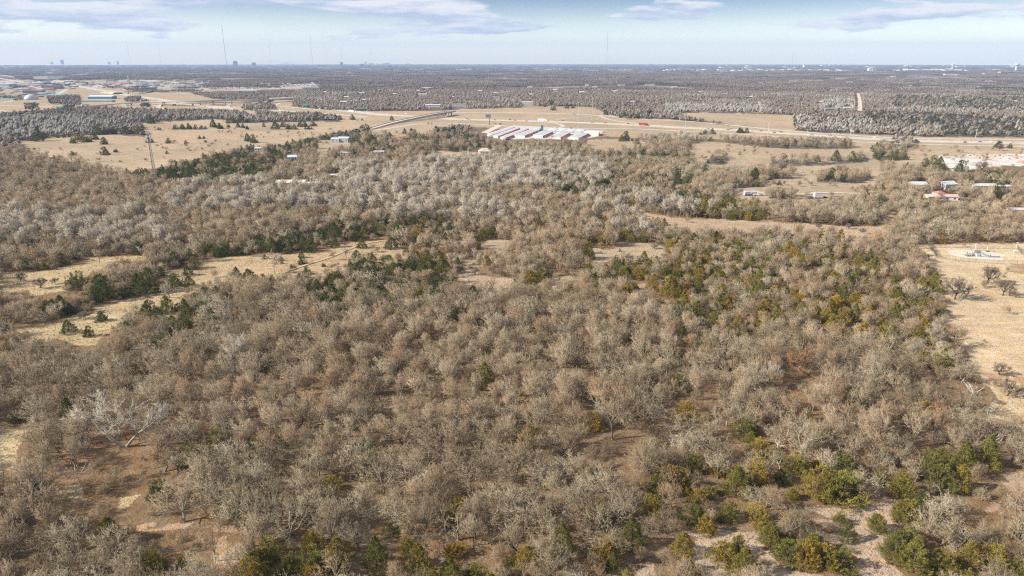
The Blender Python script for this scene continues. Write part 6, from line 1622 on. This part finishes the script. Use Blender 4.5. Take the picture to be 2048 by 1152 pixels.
# ------------------------------------------------------------------ the rest of each kind, as masses
def scatter(name, label, fam, extra_mask=None):
    """one object of kind stuff: the land's remaining trees of one family, instanced on its points"""
    col = bpy.data.collections.new(name + "_forms")
    index = {}; n = 0
    for kd in fam:
        for v in variants.get(kd, []):
            o = bpy.data.objects.new("%s_form_%03d" % (name, n), v[3]); col.objects.link(o)
            index.setdefault(kd, []).append(n); n += 1
    sel = np.where(np.isin(kinds, fam) & ~single)[0]
    if not len(sel): return
    me = bpy.data.meshes.new(name)
    me.vertices.add(len(sel))
    co = np.stack([TX[sel], TY[sel], np.zeros(len(sel))], 1).astype(np.float32)
    me.vertices.foreach_set('co', co.reshape(-1))
    idx = np.array([index[kinds[i]][int(rng.integers(0, len(index[kinds[i]])))] for i in sel], np.int32)
    a = me.attributes.new('form', 'INT', 'POINT'); a.data.foreach_set('value', idx)
    rot = np.zeros((len(sel), 3), np.float32); rot[:, 2] = TR[sel]
    rot[:, :2] = rng.normal(size=(len(sel), 2)) * .04
    farm = np.char.startswith(kinds[sel].astype(str), 'far_'); rot[farm, :2] = 0
    a = me.attributes.new('turn', 'FLOAT_VECTOR', 'POINT'); a.data.foreach_set('vector', rot.reshape(-1))
    sc = np.stack([TS[sel]] * 3, 1) * rng.uniform(.9, 1.12, (len(sel), 3))
    sc[farm, 2] = rng.uniform(.75, 1.05, farm.sum())
    a = me.attributes.new('size', 'FLOAT_VECTOR', 'POINT'); a.data.foreach_set('vector', sc.astype(np.float32).reshape(-1))
    o = mobj(name, me); tag(o, label, kind='stuff')
    ng = bpy.data.node_groups.new(name, 'GeometryNodeTree')
    ng.interface.new_socket('Geometry', in_out='INPUT', socket_type='NodeSocketGeometry')
    ng.interface.new_socket('Geometry', in_out='OUTPUT', socket_type='NodeSocketGeometry')
    N, L = ng.nodes, ng.links
    gi = N.new('NodeGroupInput'); go = N.new('NodeGroupOutput')
    ip = N.new('GeometryNodeInstanceOnPoints'); ci = N.new('GeometryNodeCollectionInfo')
    ci.inputs['Collection'].default_value = col
    ci.inputs['Separate Children'].default_value = True; ci.inputs['Reset Children'].default_value = True
    def na(nm, ty):
        x = N.new('GeometryNodeInputNamedAttribute'); x.data_type = ty; x.inputs['Name'].default_value = nm
        return [s for s in x.outputs if s.enabled and s.name == 'Attribute'][0]
    er = N.new('FunctionNodeEulerToRotation')
    L.new(gi.outputs[0], ip.inputs['Points']); L.new(ci.outputs[0], ip.inputs['Instance'])
    ip.inputs['Pick Instance'].default_value = True
    L.new(na('form', 'INT'), ip.inputs['Instance Index'])
    L.new(na('turn', 'FLOAT_VECTOR'), er.inputs[0]); L.new(er.outputs[0], ip.inputs['Rotation'])
    L.new(na('size', 'FLOAT_VECTOR'), ip.inputs['Scale'])
    L.new(ip.outputs[0], go.inputs[0])
    md = o.modifiers.new("grow", 'NODES'); md.node_group = ng
    print(name, len(sel))
scatter("oak_woods", "bare grey oak woods covering the land from the foreground to the highway", ['post_oak', 'oak_mid', 'oak_far', 'rust_leaved_oak'])
scatter("elm_woods", "bare tan trees mixed all through the oak woods", ['bare_elm', 'elm_mid'])
scatter("cottonwood_woods", "pale bare cottonwoods in belts across the middle distance", ['cottonwood', 'cotton_mid', 'cotton_far'])
scatter("cedar_woods", "dark evergreen cedars in belts and bands beyond the near ones", ['red_cedar', 'dark_cedar', 'cedar_mid', 'cedar_far'])
scatter("undergrowth", "low brown brush under and between the bare trees", ['brush_thicket'])
scatter("distant_woodland", "grey-brown suburban woodland stretching beyond the highway to the horizon", ['far_patch', 'far_patch_cedar', 'far_patch_pale'])

# ------------------------------------------------------------------ grass tufts on the near openings
def tufts():
    g = np.random.default_rng(5)
    n = 1500
    forms = []
    for k in range(3):
        m = 16
        a = g.uniform(0, 6.28, m); l = g.uniform(.25, .6, m)
        P0 = np.stack([np.cos(a) * .16, np.sin(a) * .16, 0 * a], 1)
        P1 = P0 + np.stack([np.cos(a) * l * .45, np.sin(a) * l * .45, l], 1)
        V, F = spikes(P0, P1, np.full(m, .06), 3, g)
        forms.append((V, F))
    P = np.random.default_rng(6).uniform([-330, 100], [330, 480], (150000, 2))
    px, py, _ = proj(P[:, 0], P[:, 1], 0.0)
    m = np.zeros(len(P), bool)
    for Q in FIELD_TAN + FIELD_YELLOW: m |= in_poly(px, py, Q)
    m &= (vnoise(P[:, 0], P[:, 1], 9, 3) > .35) & (px > -60) & (px < 2110)
    P = P[m]; P = P[~((proj(P[:, 0], P[:, 1], 0.)[0] > 1780) & (P[:, 1] > 200) & (rng.random(len(P)) < .8))][:20000]
    global kinds, TX, TY, TS, TR, single
    col_k = np.array(['tuft'] * len(P))
    straw = foliage_mat("straw", [(0.50, 0.39, 0.24), (0.42, 0.31, 0.19), (0.46, 0.33, 0.22)], vert=.2)
    for V, F in forms: reg_far('tuft', V, F, straw, .4)
    kinds, TX, TY = col_k, P[:, 0], P[:, 1]
    TS = g.uniform(.35, .95, len(P)); TR = g.uniform(0, 6.28, len(P)); single = np.zeros(len(P), bool)
    scatter("dry_grass", "tufted straw-coloured dry grass on the clearings and paths", ['tuft'])
tufts()
# ------------------------------------------------------------------ haze
def haze():
    mb = MB(); mb.box(0, 0, -1.0, 46000, 46000, 640.0)
    m, nt, out = new_mat("haze_air")
    v = nt.nodes.new('ShaderNodeVolumePrincipled')
    v.inputs['Color'].default_value = (0.42, 0.61, 0.93, 1)
    v.inputs['Density'].default_value = HAZE
    v.inputs['Anisotropy'].default_value = 0.0
    nt.links.new(v.outputs[0], out.inputs['Volume'])
    o = mb.build("haze", m)
    tag(o, "thin blue haze lying over the whole plain", kind='stuff')
HAZE = 6.0e-5
haze()
